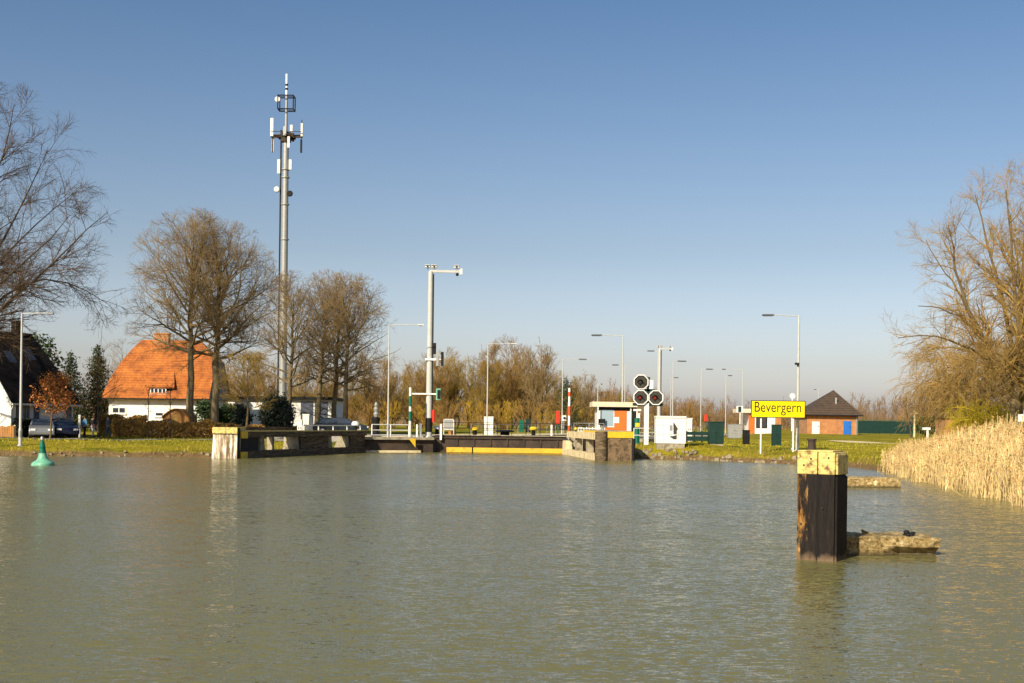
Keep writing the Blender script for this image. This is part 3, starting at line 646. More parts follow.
sh = [bushy('brush_shrub', gp(500, 176), 'golden brown brush shrub at the thicket foot', 4.4, 3.4, 95, 'thickettwig', 'goldtwig', 14, (2.2, 2.8, 4), .016, 'golden brush shrubs', 'shrub', 30),
      bushy('brush_shrub', gp(445, 180), 'golden brown brush shrub at the thicket foot', 5.0, 3.2, 96, 'thickettwig', 'thickettwig', 12, (2.2, 2.8, 4), .016, 'golden brush shrubs', 'shrub', 28)]
k = 0
for px in list(range(372, 640, 19)):
    k += 1; dup(sh[k % 2], gp(px+random.uniform(-5, 5), 168+random.uniform(0, 24)+(14 if px > 560 else 0)), k*2.1, random.uniform(.75, 1.15))
for px in range(285, 372, 22):
    k += 1; dup(sh[k % 2], gp(px, 140+random.uniform(0, 14)), k*2.1, random.uniform(.6, .8), 'brown brush shrub between the lime trunks')
# ---- far hedgerow on the right and far wood all along the horizon
fh = bushy('hedgerow_tree', gp(650, 300), 'reddish bare tree of the far hedgerow right of the signals', 10.5, 5.5, 97, 'thickettwig', 'fartwig', 9, (1.2, 1.5, 2.0), .024, 'far hedgerow trees')
fs_ = bushy('hedgerow_tree', gp(690, 320), 'reddish bare tree of the far hedgerow right of the signals', 8.6, 6.0, 98, 'thickettwig', 'thickettwig', 10, (1.4, 1.6, 2.2), .024, 'far hedgerow trees')
k = 0
for px in list(range(650, 790, 8))+list(range(862, 1000, 11)):
    k += 1; d = 300+random.uniform(0, 50)
    dup((fh, fs_)[k % 2], gp(px, d), k*1.9, random.uniform(.6, .85) if px < 720 else random.uniform(.45, .62), 'reddish bare tree of the far hedgerow right of the signals' if px < 770 else 'bare tree of the far hedgerow beyond the green fence')
rng = np.random.default_rng(99); PP = []; RR_ = []
n = 3400; a = rng.uniform(-.62, .62, n); d = rng.uniform(420, 620, n); xx = np.tan(a)*d; yy = d; hh = rng.uniform(8, 14, n)*(1+.25*np.sin(a*23))
K = 5; P = np.empty((n, K, 3)); P[:, 0] = np.stack([xx, yy, gz(xx, yy)-.3], 1); dd = nrm(np.stack([rng.normal(0, .18, n), rng.normal(0, .18, n), np.ones(n)], 1))
for kk in range(1, K): P[:, kk] = P[:, kk-1]+dd*(hh/(K-1))[:, None]; dd = nrm(dd+rng.normal(size=(n, 3))*.12)
st = (P, np.linspace(.14, .05, K)[None].repeat(n, 0)); L1 = spawn(rng, *st, dens=.9, t0=.08, ang=38, length=3.4, K=4, rr=.6, up=.15, wob=.12, env=None, minr=.05)
L2 = spawn(rng, *L1, dens=1.1, t0=.1, ang=38, length=1.7, K=3, rr=.7, up=.1, wob=.1, env=None, minr=.04)
V, Q = tubes([(st[0], st[1], 3), (L1[0], L1[1], 3), (L2[0], L2[1], 3)]); fw = rawmesh('distant_wood', V, Q, M['fartwig']); tag(fw, 'low brown wood closing off the far horizon', 'wood', kind='stuff')
# apple-like tree, evergreen at the right
lime('bare_tree', gp(912, 150), 'crooked bare fruit tree before the green fence', 5.0, 2.0, 2.4, 101, .16, (-1.0, 0), 'darkbark', 'darktwig', (1.8, 1.8, 2), .014, group='bare trees', nl=10)
leafy('shrub', gp(926, 158), 'dark evergreen shrub left of the brick shed', 2.9, 2.2, 102, 'evergreen', 2600, .16)
leafy('shrub', gp(974, 152), 'dark green shrub right of the brick shed', 2.2, 1.6, 103, 'evergreen', 1600, .16)

# ---- reeds: one mass
rng = np.random.default_rng(111)
edge = np.array([(21.3, 69.5), (20.9, 65.5), (20.1, 60.8), (18.1, 49), (16.6, 38.5), (14.4, 25), (12.6, 14)])
seg = np.linalg.norm(np.diff(edge, axis=0), axis=1); cs = np.concatenate([[0], np.cumsum(seg)])
n = 34000; u = rng.random(n)*cs[-1]; ex = np.interp(u, cs, edge[:, 0]); ey = np.interp(u, cs, edge[:, 1])
dep = rng.random(n)**1.3*np.interp(u, [0, 6, 18, 60], [2.0, 4.0, 5.5, 5.5]); ex = ex+dep*.95-.45*rng.random(n)**3+.3*np.sin(u*1.1)+.25*np.sin(u*2.7+1)+.15*np.sin(u*6.1); ey = ey+dep*.25
keep = rng.random(n) < np.interp(u, [0, 4, 9], [.12, .45, 1]); ex, ey, u, dep = ex[keep], ey[keep], u[keep], dep[keep]; n = len(ex)
zb = np.maximum(gz(ex, ey), -.1)-.1
hh = rng.uniform(1.0, 2.2, n)*np.interp(u, [0, 5, 14, 30], [.55, .75, 1.0, 1.1])*(.9+.2*np.sin(u*.8)*np.sin(u*.37+1)+.10*np.sin(u*2.9+dep*2))*np.interp(dep, [0, 1.5, 5], [.72, .95, 1.1])
K = 4; P = np.empty((n, K, 3)); P[:, 0] = np.stack([ex, ey, zb], 1); bend = np.where(rng.random(n) < .07, .5, .085)[:, None]
dd = nrm(np.stack([rng.normal(0, 1, n), rng.normal(0, 1, n), np.zeros(n)], 1)*bend+np.array([0.02, 0, 1]))
for kk in range(1, K): P[:, kk] = P[:, kk-1]+dd*(hh/(K-1))[:, None]; dd = nrm(dd+rng.normal(size=(n, 3))*.04+np.array([.025, 0, 0]))
Vt, Qt = tubes([(P, np.linspace(.0105, .006, K)[None].repeat(n, 0), 3)])
# blades along the stems
m = int(n*.45); i = rng.integers(0, n, m); t = rng.uniform(.3, .95, m); q, T = samp(P[i], t); da = rng.random(m)*6.28; L = rng.uniform(.25, .55, m); dv = np.stack([np.cos(da)*.26, np.sin(da)*.26, np.full(m, 1.)], 1)
sd = nrm(np.cross(dv, rng.normal(size=(m, 3))))*.012; tip = q+dv*L[:, None]*np.array([1, 1, .8]); Vb = np.stack([q-sd, q+sd, tip+sd*.3, tip-sd*.3], 1).reshape(-1, 3); Qb = np.arange(m*4).reshape(-1, 4)
V = np.concatenate([Vt, Vb]); Q = np.concatenate([Qt, Qb+len(Vt)])
rd = rawmesh('reeds', V, Q, M['reed']); tag(rd, 'tall dry straw coloured reeds along the right bank', 'reeds', kind='stuff')
i = np.nonzero(rng.random(n) < .34)[0]; mm = len(i)*4; i5 = np.repeat(i, 4); q = P[i5, -1]+np.stack([rng.normal(0, .025, mm), rng.normal(0, .025, mm), rng.uniform(-.14, .10, mm)], 1)
V, Q = leaves(rng, q, .045); pl = rawmesh('plumes', V, Q, M['plume'], rd)

# ---- grass tufts on the banks: one mass of blades each
def tufts(name, n, seed, m, label, smin, smax, xr, yr, h, wdt=.02):
    rng = np.random.default_rng(seed); x = rng.uniform(*xr, n*4); y = rng.uniform(*yr, n*4); s = sdf(x, y); k = (s > smin) & (s < smax) & (rng.random(n*4) < .5+.5*np.sin(x*.7)*np.sin(y*.9)); 
    k &= ~((x > -6.5+(y-97)*.32) & (x < 11+(y-97)*.32) & (y > 88)); k &= ~((x > -15) & (x < -5) & (y > 90))
    x, y = x[k][:n], y[k][:n]; n = len(x); b = np.stack([x, y, gz(x, y)-.04], 1); a = rng.random(n)*6.28; L = rng.uniform(.5, 1.2, n)*h
    d = np.stack([np.cos(a)*.4, np.sin(a)*.4, np.ones(n)], 1)*L[:, None]; sd = np.stack([-np.sin(a), np.cos(a), np.zeros(n)], 1)*wdt
    V = np.stack([b-sd, b+sd, b+d*.6+sd*.7, b+d+np.stack([np.cos(a), np.sin(a), np.zeros(n)], 1)*.1*L[:, None]], 1).reshape(-1, 3)
    return tag(rawmesh(name, V, np.arange(n*4).reshape(-1, 4), m), label, 'grass', kind='stuff')
tufts('grass', 26000, 121, M['tuft'], 'short yellow green grass covering the banks', .9, 30, (-60, 48), (66, 118), .16)
tufts('shore_grass', 9000, 122, M['drytuft'], 'dry straw grass fringe along the waterline', .0, 1.3, (-60, 30), (62, 92), .32)
#/VEG

# ------------------------------------------------------------------ houses
def window(parent, x0, x1, z0, z1, y, label=None, panes=1, frame='white', glass='pane', bars=True, rz=None):
    """window in a wall facing the viewer (local coordinates): frame ring, panes set back inside it"""
    f = MB(); fw = min(.09, (x1-x0)*.16); yy = y
    f.bb(x0, x1, yy-.06, yy+.05, z0, z0+fw); f.bb(x0, x1, yy-.06, yy+.05, z1-fw, z1)
    f.bb(x0, x0+fw, yy-.055, yy+.05, z0+fw, z1-fw); f.bb(x1-fw, x1, yy-.055, yy+.05, z0+fw, z1-fw)
    for k in range(1, panes):
        xm = x0+(x1-x0)*k/panes; f.bb(xm-fw/2, xm+fw/2, yy-.05, yy+.05, z0+fw, z1-fw)
    fo = f.build('window', M[frame], parent); MB().bb(x0+fw*.6, x1-fw*.6, yy-.025, yy+.03, z0+fw*.6, z1-fw*.6).build('pane', M[glass], fo)
    s = MB().bb(x0-.06, x1+.06, yy-.14, yy-.005, z0-.09, z0-.004).build('sill', M[frame], fo)
    return fo

# -- orange roofed house
D = 115; bx0, bx1 = X(105, D), X(207, D); g0 = G((bx0+bx1)/2, D); W_, L_ = bx1-bx0, 8.5
h = thing('house', (bx0, D, g0-.05), 'white house under a huge bright orange tiled hip roof', 'house')
ez = Z(150, 398, D)-g0; rzz = Z(165, 339.5, D+3.6)-g0
wall = MB().bb(.25, W_-.25, .25, L_-.25, -.3, ez+.02).build('wall', M['wallwhite'], h)
# roof: rings from eaves up to the ridge; the left end is a bell shaped hip, the right end a gable with a small hip on top
ym = 3.7
lx = [-.3, -.08, .22, .85, 1.55, 2.3]; lz = [0, 1.1, 2.2, 3.7, 4.9, rzz-ez]
V = []; Fc = []
def fy(z): return -.35+(ym+.35)*(z/(rzz-ez))**1.05
def byk(z): return L_+.35-(L_+.35-ym-.02)*(z/(rzz-ez))**1.05
hz = 3.9   # where the right half hip begins
rxs = []
for x, z in zip(lx, lz):
    rx = W_+.25 if z <= hz else W_+.25-(z-hz)/((rzz-ez)-hz)*1.95
    V += [(x, fy(z), ez+z), (rx, fy(z), ez+z), (rx, byk(z), ez+z), (x, byk(z), ez+z)]
for k in range(len(lx)-1):
    a, b = k*4, k*4+4
    Fc += [(a, a+1, b+1, b), (a+2, a+3, b+3, b+2), (a+3, a, b, b+3)]
    if lz[k+1] > hz: Fc.append((a+1, a+2, b+2, b+1))
Fc += [(3, 2, 1, 0)]
roof = MB().add(V, Fc).build('roof', M['orangeroof'], h)
gb = MB(); pts = [(fy(z)+.15, z) for z in (0, 1.1, 2.2, 3.3, 3.9)]; poly_ = [(y, ez+z-.03) for y, z in pts]+[(byk(z)-.15, ez+z-.03) for z in (3.9, 3.3, 2.2, 1.1, 0)]
gb.add([(W_+.16, y, z) for y, z in poly_]+[(W_-.2, y, z) for y, z in poly_], [tuple(range(10)), tuple(range(19, 9, -1))]+[(k, k+10, (k+1) % 10+10, (k+1) % 10) for k in range(10)])
gb.build('gable', M['greywall'], h)
MB().bb(3.6, 5.0, ym-.35, ym+.35, rzz-.6, rzz+.55).bb(3.5, 5.1, ym-.42, ym+.42, rzz+.55, rzz+.68).build('chimney', M['redbrick'], roof)
MB().bb(-.3, W_+.3, -.5, -.37, ez-.1, ez+.02).build('gutter', M['black'], h)
# shed dormer
dx0, dx1 = X(147, D)-bx0, X(171, D)-bx0; dz0, dz1 = Z(150, 392, D)-g0, Z(150, 386, D)-g0
dm = MB(); yb = fy((dz1+2.4)-ez)
dm.add([(dx0, -.1, dz1), (dx1+.3, -.1, dz1), (dx1-.4, yb+.2, dz1+2.4), (dx0+.9, yb+.2, dz1+2.4), (dx0, -.1, dz1-.14), (dx1+.3, -.1, dz1-.14), (dx1-.4, yb+.3, dz1+2.2), (dx0+.9, yb+.3, dz1+2.2)], [(0, 1, 2, 3), (7, 6, 5, 4), (0, 4, 5, 1), (1, 5, 6, 2), (3, 2, 6, 7), (0, 3, 7, 4)])
dr = dm.build('dormer', M['orangeroof'], h)
MB().add([(dx1+.02, .1, dz0-.35), (dx1+.02, .1, dz1-.1), (dx1-.5, yb, dz1+2.0), (dx1-.1, .1, dz0-.35), (dx1-.1, .1, dz1-.1), (dx1-.62, yb, dz1+2.0)], [(0, 1, 2), (5, 4, 3), (0, 3, 4, 1), (1, 4, 5, 2), (2, 5, 3, 0)]).bb(dx0+.12, dx1-.12, .12, .5, dz0-.3, dz1-.1).build('dormer_wall', M['slate'], dr)
window(dr, dx0+.25, dx1-.5, dz0-.12, dz1-.12, .06, panes=4).name = 'dormer_window'
for a, b, c, d_ in ((111, 125, 406.5, 413), (154, 163, 411.5, 416)):
    window(h, X(a, D)-bx0, X(b, D)-bx0, Z((a+b)/2, d_, D)-g0, Z((a+b)/2, c, D)-g0, .25, panes=2 if a < 120 else 1)
# -- small arched wooden hut before it
d = 103; hx0, hx1 = X(162, d), X(190, d); g1 = G(hx0, d); ht = Z(176, 408, d)-g1; n = 9
o = thing('garden_hut', (hx0, d, g1), 'small arched orange brown wooden hut below the white wall', 'hut')
w1 = hx1-hx0; ar = [(w1*k/n, ht-.75+.72*math.sin(math.pi*k/n)) for k in range(n+1)]
MB().slab([(0.02, -.3)]+[(a+(.03 if k == 0 else -.03 if k == n else 0), b-.08) for k, (a, b) in enumerate(ar)]+[(w1-.02, -.3)], 0, 2.2).build('wall', M['wood'], o)
rf = MB()
for k in range(n):
    a, b = ar[k], ar[k+1]; rf.add([(a[0], -.2, a[1]), (b[0], -.2, b[1]), (b[0], 2.4, b[1]), (a[0], 2.4, a[1]), (a[0], -.2, a[1]-.07), (b[0], -.2, b[1]-.07), (b[0], 2.4, b[1]-.07), (a[0], 2.4, a[1]-.07)], [(0, 1, 2, 3), (7, 6, 5, 4), (0, 4, 5, 1), (2, 6, 7, 3)])
rf.build('roof', M['wood'], o)
MB().bb(w1*.35, w1*.6, -.04, -.003, 0, ht-.55).build('door', M['hedgebrown'], o)
# -- flat roofed annex / garage block
d = 128; ax0, ax1 = X(227, d), X(331, d); g1 = G(ax0, d); zt = Z(280, 396.5, d)-g1; w1 = ax1-ax0
o = thing('annex', (ax0, d, g1), 'long low flat roofed white building with grey garage doors', 'building')
MB().bb(0, w1, 0, 9, -.3, zt-.3).build('wall', M['wallwhite'], o)
MB().bb(-.4, w1+.4, -.5, 9.4, zt-.297, zt).build('roof', M['black'], o)
for a, b in ((300.5, 313), (314.5, 327.5)):
    dd_ = MB().bb(X(a, d)-ax0, X(b, d)-ax0, -.05, -.003, 0, zt-.5).build('garage_door', M['doorgrey'], o)
window(o, X(233, d)-ax0, X(243, d)-ax0, 1.3, zt-.8, -.003)
# -- black roofed house on the left: its sunlit gable faces the water, its long wall turns away from the sun
c0 = Vector((X(10.5, 92), 92, 0)); g0 = G(c0.x, 92); RZ = R(60)
h = thing('house', (c0.x, 92, g0), 'white house with a steep black tiled roof and brick chimney', 'house', rz=RZ)
def along_wall(px): k = (px-CX)/F; return (92*k-c0.x)/(math.cos(RZ)-math.sin(RZ)*k)
dwall = lambda px: 92+along_wall(px)*math.sin(RZ)
ez = Z(45, 398, dwall(45))-g0; rzz = ez+5.35; LH = along_wall(74.5)
MB().add([(.05, .05, -.5), (LH-.1, .05, -.5), (LH-.1, 8.95, -.5), (.05, 8.95, -.5), (.05, .05, ez), (LH-.1, .05, ez), (LH-.1, 8.95, ez), (.05, 8.95, ez), (.05, 4.5, rzz-.45), (5.0, 4.5, rzz-.45)],
    [(3, 2, 1, 0), (0, 1, 5, 4), (2, 3, 7, 6), (0, 4, 8, 7, 3), (1, 2, 6, 9, 5), (4, 5, 9, 8), (6, 7, 8, 9)]).build('wall', M['wallwhite'], h)
rfv = MB(); e0, e1 = -.35, LH+.25
for s_ in (-1, 1):
    q = [(4.5, rzz), (4.5+s_*2.9, rzz-3.25), (4.5+s_*5.0, ez-.42)]
    vs = [((x if x == e0 else 5.3+(e1-5.3)*(rzz-z_)/(rzz-ez+.42)), y, z_+dz_) for x in (e0, e1) for y, z_ in q for dz_ in (0, -.16)]
    rfv.add(vs, [(0, 2, 8, 6), (2, 4, 10, 8), (1, 7, 9, 3), (3, 9, 11, 5), (4, 5, 11, 10), (0, 1, 3, 2), (2, 3, 5, 4), (6, 8, 9, 7), (8, 10, 11, 9)])
roof = rfv.build('roof', M['slate'], h)
for s_ in (-1, 1):
    MB().bar((e0-.04, 4.5, rzz-.14), (e0-.04, 4.5+s_*2.9, rzz-3.39), .05, .26).bar((e0-.04, 4.5+s_*2.9, rzz-3.39), (e0-.04, 4.5+s_*5.0, ez-.56), .05, .26).build('verge_board', M['white'], roof)
MB().bb(3.6, 4.2, 4.2, 4.8, rzz-.6, rzz+.85).bb(3.54, 4.26, 4.14, 4.86, rzz+.85, rzz+.95).build('chimney', M['brownroof'], roof)
sl_ = 3.25/2.9
for xx, yy in ((1.9, 2.6), (3.9, 2.9)):
    zz = rzz-(4.5-yy)*3.25/2.9+.03
    MB().add([(xx-.35, yy-.4, zz-.4*sl_), (xx+.35, yy-.4, zz-.4*sl_), (xx+.35, yy+.4, zz+.4*sl_), (xx-.35, yy+.4, zz+.4*sl_), (xx-.35, yy-.4, zz-.4*sl_-.1), (xx+.35, yy-.4, zz-.4*sl_-.1), (xx+.35, yy+.4, zz+.4*sl_-.1), (xx-.35, yy+.4, zz+.4*sl_-.1)], [(0, 1, 2, 3), (7, 6, 5, 4), (0, 4, 5, 1), (1, 5, 6, 2), (2, 6, 7, 3), (3, 7, 4, 0)]).build('skylight', M['pane'], roof)
for a, b, c, d_ in ((15.2, 19, 402, 419), (23, 29.5, 402, 419), (66, 71.5, 404, 417)):
    window(h, along_wall(a), along_wall(b), Z(a, d_, dwall(a))-g0, Z(a, c, dwall(a))-g0, .05, panes=2, frame='greywall')
do = MB().bb(along_wall(34), along_wall(39), -.03, .046, -.1, Z(36, 403, dwall(36))-g0).build('door', M['doorgrey'], h)
MB().bb(along_wall(38), along_wall(38.5), -.09, -.033, 1.0, 1.12).build('handle', M['galv'], do)
MB().cyl((0.0, -.40, ez-.5), (-.02, -.06, ez-1.05), .05).cyl((-.02, -.06, ez-1.05), (-.02, -.06, -.2), .05).build('downpipe', M['white'], h)
MB().bb(e0, e1, -.68, -.52, ez-.62, ez-.48).build('gutter', M['offwhite'], roof)
# orange board fence in front of the wing
d = 90; fx0, fx1 = X(-40, d), X(14, d); g1 = G(X(5, d), d)
o = thing('board_fence', (fx0, d, g1), 'orange brown board fence at the foot of white gable', 'fence'); ft = Z(7, 426, d)-g1; b = MB(); k = fx0
while k < fx1-.1: b.bb(k-fx0, k-fx0+.15, -.02, .02, 0, ft+random.uniform(-.04, .04)); k += .17
b.bb(0, fx1-fx0, .024, .07, .3, .42).bb(0, fx1-fx0, .024, .07, ft-.35, ft-.23).build('boards', M['wood'], o)
k = 0
while k < fx1-fx0: MB().bb(k, k+.12, .075, .19, -.3, ft+.08).build('post', M['lightconcrete'], o); k += 2.0

# -- brick pump house with pyramid roof
D = 175; x0, x1 = X(807, D), X(858, D); g0 = Z(832, 434.3, D); w1 = x1-x0; ez = Z(832, 414.5, D)-g0; az = Z(833, 390, D+4)-g0
h = thing('pump_house', (x0, D, g0), 'small brick building with brown pyramid roof, white door and blue door', 'building')
MB().bb(0, w1, 0, 7.6, -.6, ez-.02).build('wall', M['redbrick'], h)
ov = .55; ax_ = X(833, D+3.8)-x0
roof = MB().add([(-ov, -ov, ez-.05), (w1+ov, -ov, ez-.05), (w1+ov, 7.6+ov, ez-.05), (-ov, 7.6+ov, ez-.05), (ax_, 3.8, az), (-ov, -ov, ez-.2), (w1+ov, -ov, ez-.2), (w1+ov, 7.6+ov, ez-.2), (-ov, 7.6+ov, ez-.2)],
    [(0, 1, 4), (1, 2, 4), (2, 3, 4), (3, 0, 4), (0, 5, 6, 1), (1, 6, 7, 2), (2, 7, 8, 3), (3, 8, 5, 0), (8, 7, 6, 5)]).build('roof', M['brownroof'], h)
MB().cyl((ax_-.2, 1.5, az-2.4), (ax_-.2, 1.5, az-1.2), .16).build('vent_pipe', M['galv'], roof)
for a, b, c, m in ((812, 819.5, 421.5, 'white'), (843.5, 851, 421, 'bluewall')):
    q = MB().bb(X(a, D)-x0, X(b, D)-x0, -.07, -.004, 0.02, Z(a, c, D)-g0).build('door', M[m], h)
    MB().bb(X(b, D)-x0-.25, X(b, D)-x0-.12, -.13, -.075, 1.1, 1.2).build('handle', M['black'], q)
    q['label'] = 'white painted door' if m == 'white' else 'bright blue door'
MB().cyl((w1-.25, -.09, -.2), (w1-.25, -.09, ez-.25), .06).build('downpipe', M['galv'], h)
MB().bb(-ov, w1+ov, -ov-.16, -ov-.01, ez-.2, ez-.04).build('gutter', M['black'], h)
# brick shed behind the reeds
D = 140; x0, x1 = X(945, D), X(968, D); g0 = G(x0, D); zt = Z(957, 418, D)-g0; w1 = x1-x0
h = thing('brick_shed', (x0, D, g0), 'low flat roofed orange brick shed behind the reeds', 'shed')
MB().bb(0, w1, 0, 3.2, -.3, zt-.12).build('wall', M['redbrick'], h); MB().bb(-.15, w1+.15, -.15, 3.35, zt-.117, zt).build('roof', M['black'], h)
MB().bb(w1*.3, w1*.3+.8, -.05, -.004, 0, zt-.45).build('door', M['wood'], h)
# green tennis fence
D = 170; x0, x1 = X(858, D), X(913, D); g0 = Z(885, 434, D); zt = Z(885, 420.5, D)-g0; w1 = x1-x0
h = thing('green_fence', (x0, D, g0), 'dark green screened fence right of the brick building', 'fence')
MB().bb(0.03, w1-.03, -.02, .02, .05, zt-.08).build('screen', M['darkgreen'], h)
for k in range(6): MB().cyl((w1*k/5, .055, -.5), (w1*k/5, .055, zt), .045).build('post', M['green'], h)
MB().cyl((0, .055, zt+.03), (w1, .055, zt+.03), .03).build('top_rail', M['green'], h)
o = thing('telephone_pole', gp(914.5, 150), 'pale wooden pole at the green fence right end', 'pole'); zz = Z(914, 410, 150)-o.location.z
MB().cyl((0, 0, -.4), (0, 0, zz), .13, .1).build('pole', M['lightconcrete'], o); MB().bb(-.45, .45, -.14, -.06, zz-.45, zz-.35).build('crossarm', M['lightconcrete'], o)

# ------------------------------------------------------------------ lock structures
GY = 97.0
# lock gate
o = thing('lock_gate', (-5.6, GY, 0), 'dark steel lock gate with yellow fender beam at the waterline', 'lock gate')
gx0, gx1 = -6.2, 4.6; zt = Z(500, 436, GY)
gl = MB().bb(gx0, gx1, GY, GY+.5, -1.2, zt)
k = gx0+.4
while k < gx1: gl.bb(k, k+.1, GY-.09, GY-.003, .56, zt-.1); k += 1.35
gl.bb(gx0, gx1, GY-.14, GY-.093, zt-.24, zt-.12).build('gate_leaf', M['rust'], o, world=True)
fb = MB().bb(X(447, GY), X(472.3, GY), GY-.35, GY-.145, .03, .42).build('fender_beam', M['gateyellow'], o, world=True); MB().bb(X(473.7, GY), gx1-.05, GY-.35, GY-.145, .03, .42).build('fender_beam', M['gateyellow'], o, world=True)
MB().bb(X(472.3, GY), X(473.7, GY), GY-.25, GY-.145, .0, .48).build('fender_joint', M['black'], o, world=True)
wk = MB().bb(gx0, gx1, GY-.14, GY+.9, zt+.002, zt+.06).build('walkway', M['concrete'], o, world=True)
# lock side walls
def lockwall(name, p, wdir, label, zt, cap):
    q0 = Vector((p[0], p[1])); u = Vector((AX.x, AX.y)); a, b = q0, q0+u*140; s = Vector((u.y, -u.x))*wdir
    o = thing(name, (q0.x, q0.y, 0), label, 'lock wall')
    MB().prism([a, b, b+s, a+s] if True else [], -1.6, zt-.25).build('wall', M['concrete'], o, world=True)
    MB().prism([a-u*.05, b, b+s, a+s-u*.05], zt-.247, zt).build('coping', M[cap], o, world=True); return o
lockwall('lock_wall', (-6.3, 97.6), -7.5, 'left concrete side wall of the lock chamber under white railings', 1.22, 'lightconcrete')
lockwall('lock_wall', (4.75, 97.6), 6, 'right concrete side wall of the lock chamber by the control hut', 1.3, 'concrete')
# left lock head: wall between mooring wall and gate, its shadow put into dark colour
o = thing('lock_abutment', (-11.5, 94.5, 0), 'dark lock head wall with yellow chevron left of the gate', 'abutment')
MB().prism([(-12.2, 93.6), (-6.3, 96.2), (-6.35, 97.55), (-13.4, 97.55)], -1.5, 1.0).build('wall', M['rust'], o, world=True)
MB().prism([(-12.3, 93.3), (-6.2, 95.9), (-6.35, 97.54), (-13.5, 97.54)], 1.003, 1.20).build('walkway', M['concrete'], o, world=True)
MB().prism([(-12.2, 93.1), (-7.2, 95.1), (-7.2, 95.75), (-12.2, 93.57)], -.6, .16).build('ledge', M['lightconcrete'], o, world=True)
a, b, c = at(415.5, 438.5, 95.0), at(415.5, 447.5, 95.0), at(408.5, 438.5, 94.7)
MB().add([a, b, c, a+Vector((0, .12, 0)), b+Vector((0, .12, 0)), c+Vector((0, .12, 0))], [(0, 1, 2), (5, 4, 3), (0, 3, 4, 1), (1, 4, 5, 2), (2, 5, 3, 0)]).build('yellow_chevron', M['yellow'], o, world=True)
# left mooring wall (guide wall) built as frames of concrete and timber
A0, B0 = Vector((-17.2, 74.6, 0)), Vector((-11.4, 93.6, 0)); ud = (B0-A0).normalized(); nd = Vector((ud.y, -ud.x, 0)); LG = (B0-A0).length
o = thing('mooring_wall', (-17.2, 74.6, 0), 'long dark mooring wall with whitewashed end block left of the lock', 'mooring wall')
ex0, ex1 = X(213, 74.3), X(237, 74.3)
MB().add([(ex0-.12, 74.3, -1.2), (ex1, 74.3, -1.2), (ex1, 76.6, -1.2), (ex0-.12, 76.6, -1.2), (ex0, 74.4, 1.55), (ex1, 74.4, 1.55), (ex1, 76.6, 1.55), (ex0, 76.6, 1.55)], [(0, 1, 5, 4), (1, 2, 6, 5), (2, 3, 7, 6), (3, 0, 4, 7), (0, 3, 2, 1), (4, 5, 6, 7)]).build('end_block', M['stainwhite'], o, world=True)
MB().bb(ex0-.03, ex1+.02, 74.28, 76.62, 1.553, 1.93).build('end_cap', M['dolphinyellow'], o, world=True)
def along(b, s0, s1, z0, z1, off, th):
    p, q = A0+ud*s0+nd*off, A0+ud*s1+nd*off; return b.prism([p, q, q-nd*th, p-nd*th], z0, z1)
along(MB(), 0, LG, 1.30, 1.655, .1, .55).build('upper_beam', M['darkwood'], o, world=True)
along(MB(), .55, LG, 1.658, 1.74, .14, .3).build('lit_edge_strip', M['dolphinyellow'], o, world=True)  # sunlit top edge of the beam, painted as a pale yellow strip
along(MB(), 0, LG+.5, -.8, .45, .1, .5).build('lower_beam', M['darkwood'], o, world=True)
along(MB(), -.1, .2, -1.0, 1.92, .22, .25).build('fender_post', M['black'], o, world=True)
for zz in (1.40, .12):
    MB().bar(at(242, 436, 74.25)*0+(A0+ud*.45+nd*.14+Vector((0, 0, zz+.06))), A0+ud*1.25+nd*.14+Vector((0, 0, zz+.06)), .1, .42).build('yellow_mark', M['yellow'], o, world=True)
along(MB(), .3, 3.0, .45, 1.30, -.05, .35).build('timber_panel', M['black'], o, world=True)
along(MB(), 9.0, 13.3, .45, 1.30, -.05, .3).build('timber_panel', M['darkwood'], o, world=True)
along(MB(), 17.2, LG, .45, 1.30, -.05, .3).build('timber_panel', M['darkwood'], o, world=True)
for s in (3.4, 8.2, 13.5, 16.4):
    p = A0+ud*s-nd*.1; q = A0+ud*(s+.9)-nd*.1; k = MB()
    k.add([p+Vector((0, 0, -.8)), q+Vector((0, 0, -.8)), q-nd*1.6+Vector((0, 0, -.8)), p-nd*1.6+Vector((0, 0, -.8)), p+Vector((0, 0, 1.297)), p+ud*.45+Vector((0, 0, 1.297)), p+ud*.45-nd*.5+Vector((0, 0, 1.297)), p-nd*.5+Vector((0, 0, 1.297))], [(0, 1, 5, 4), (1, 2, 6, 5), (2, 3, 7, 6), (3, 0, 4, 7), (0, 3, 2, 1), (4, 5, 6, 7)])
    k.build('buttress', M['concrete'], o, world=True)
# raised walkway edge behind its near end
along(MB(), .25, 8.8, 1.72, 1.95, -.65, .5).build('kerb_beam', M['darkwood'], o, world=True)
for s in (.6, 3, 6, 8.4): along(MB(), s, s+.3, -.8, 1.717, -.66, .4).build('kerb_post', M['concrete'], o, world=True)
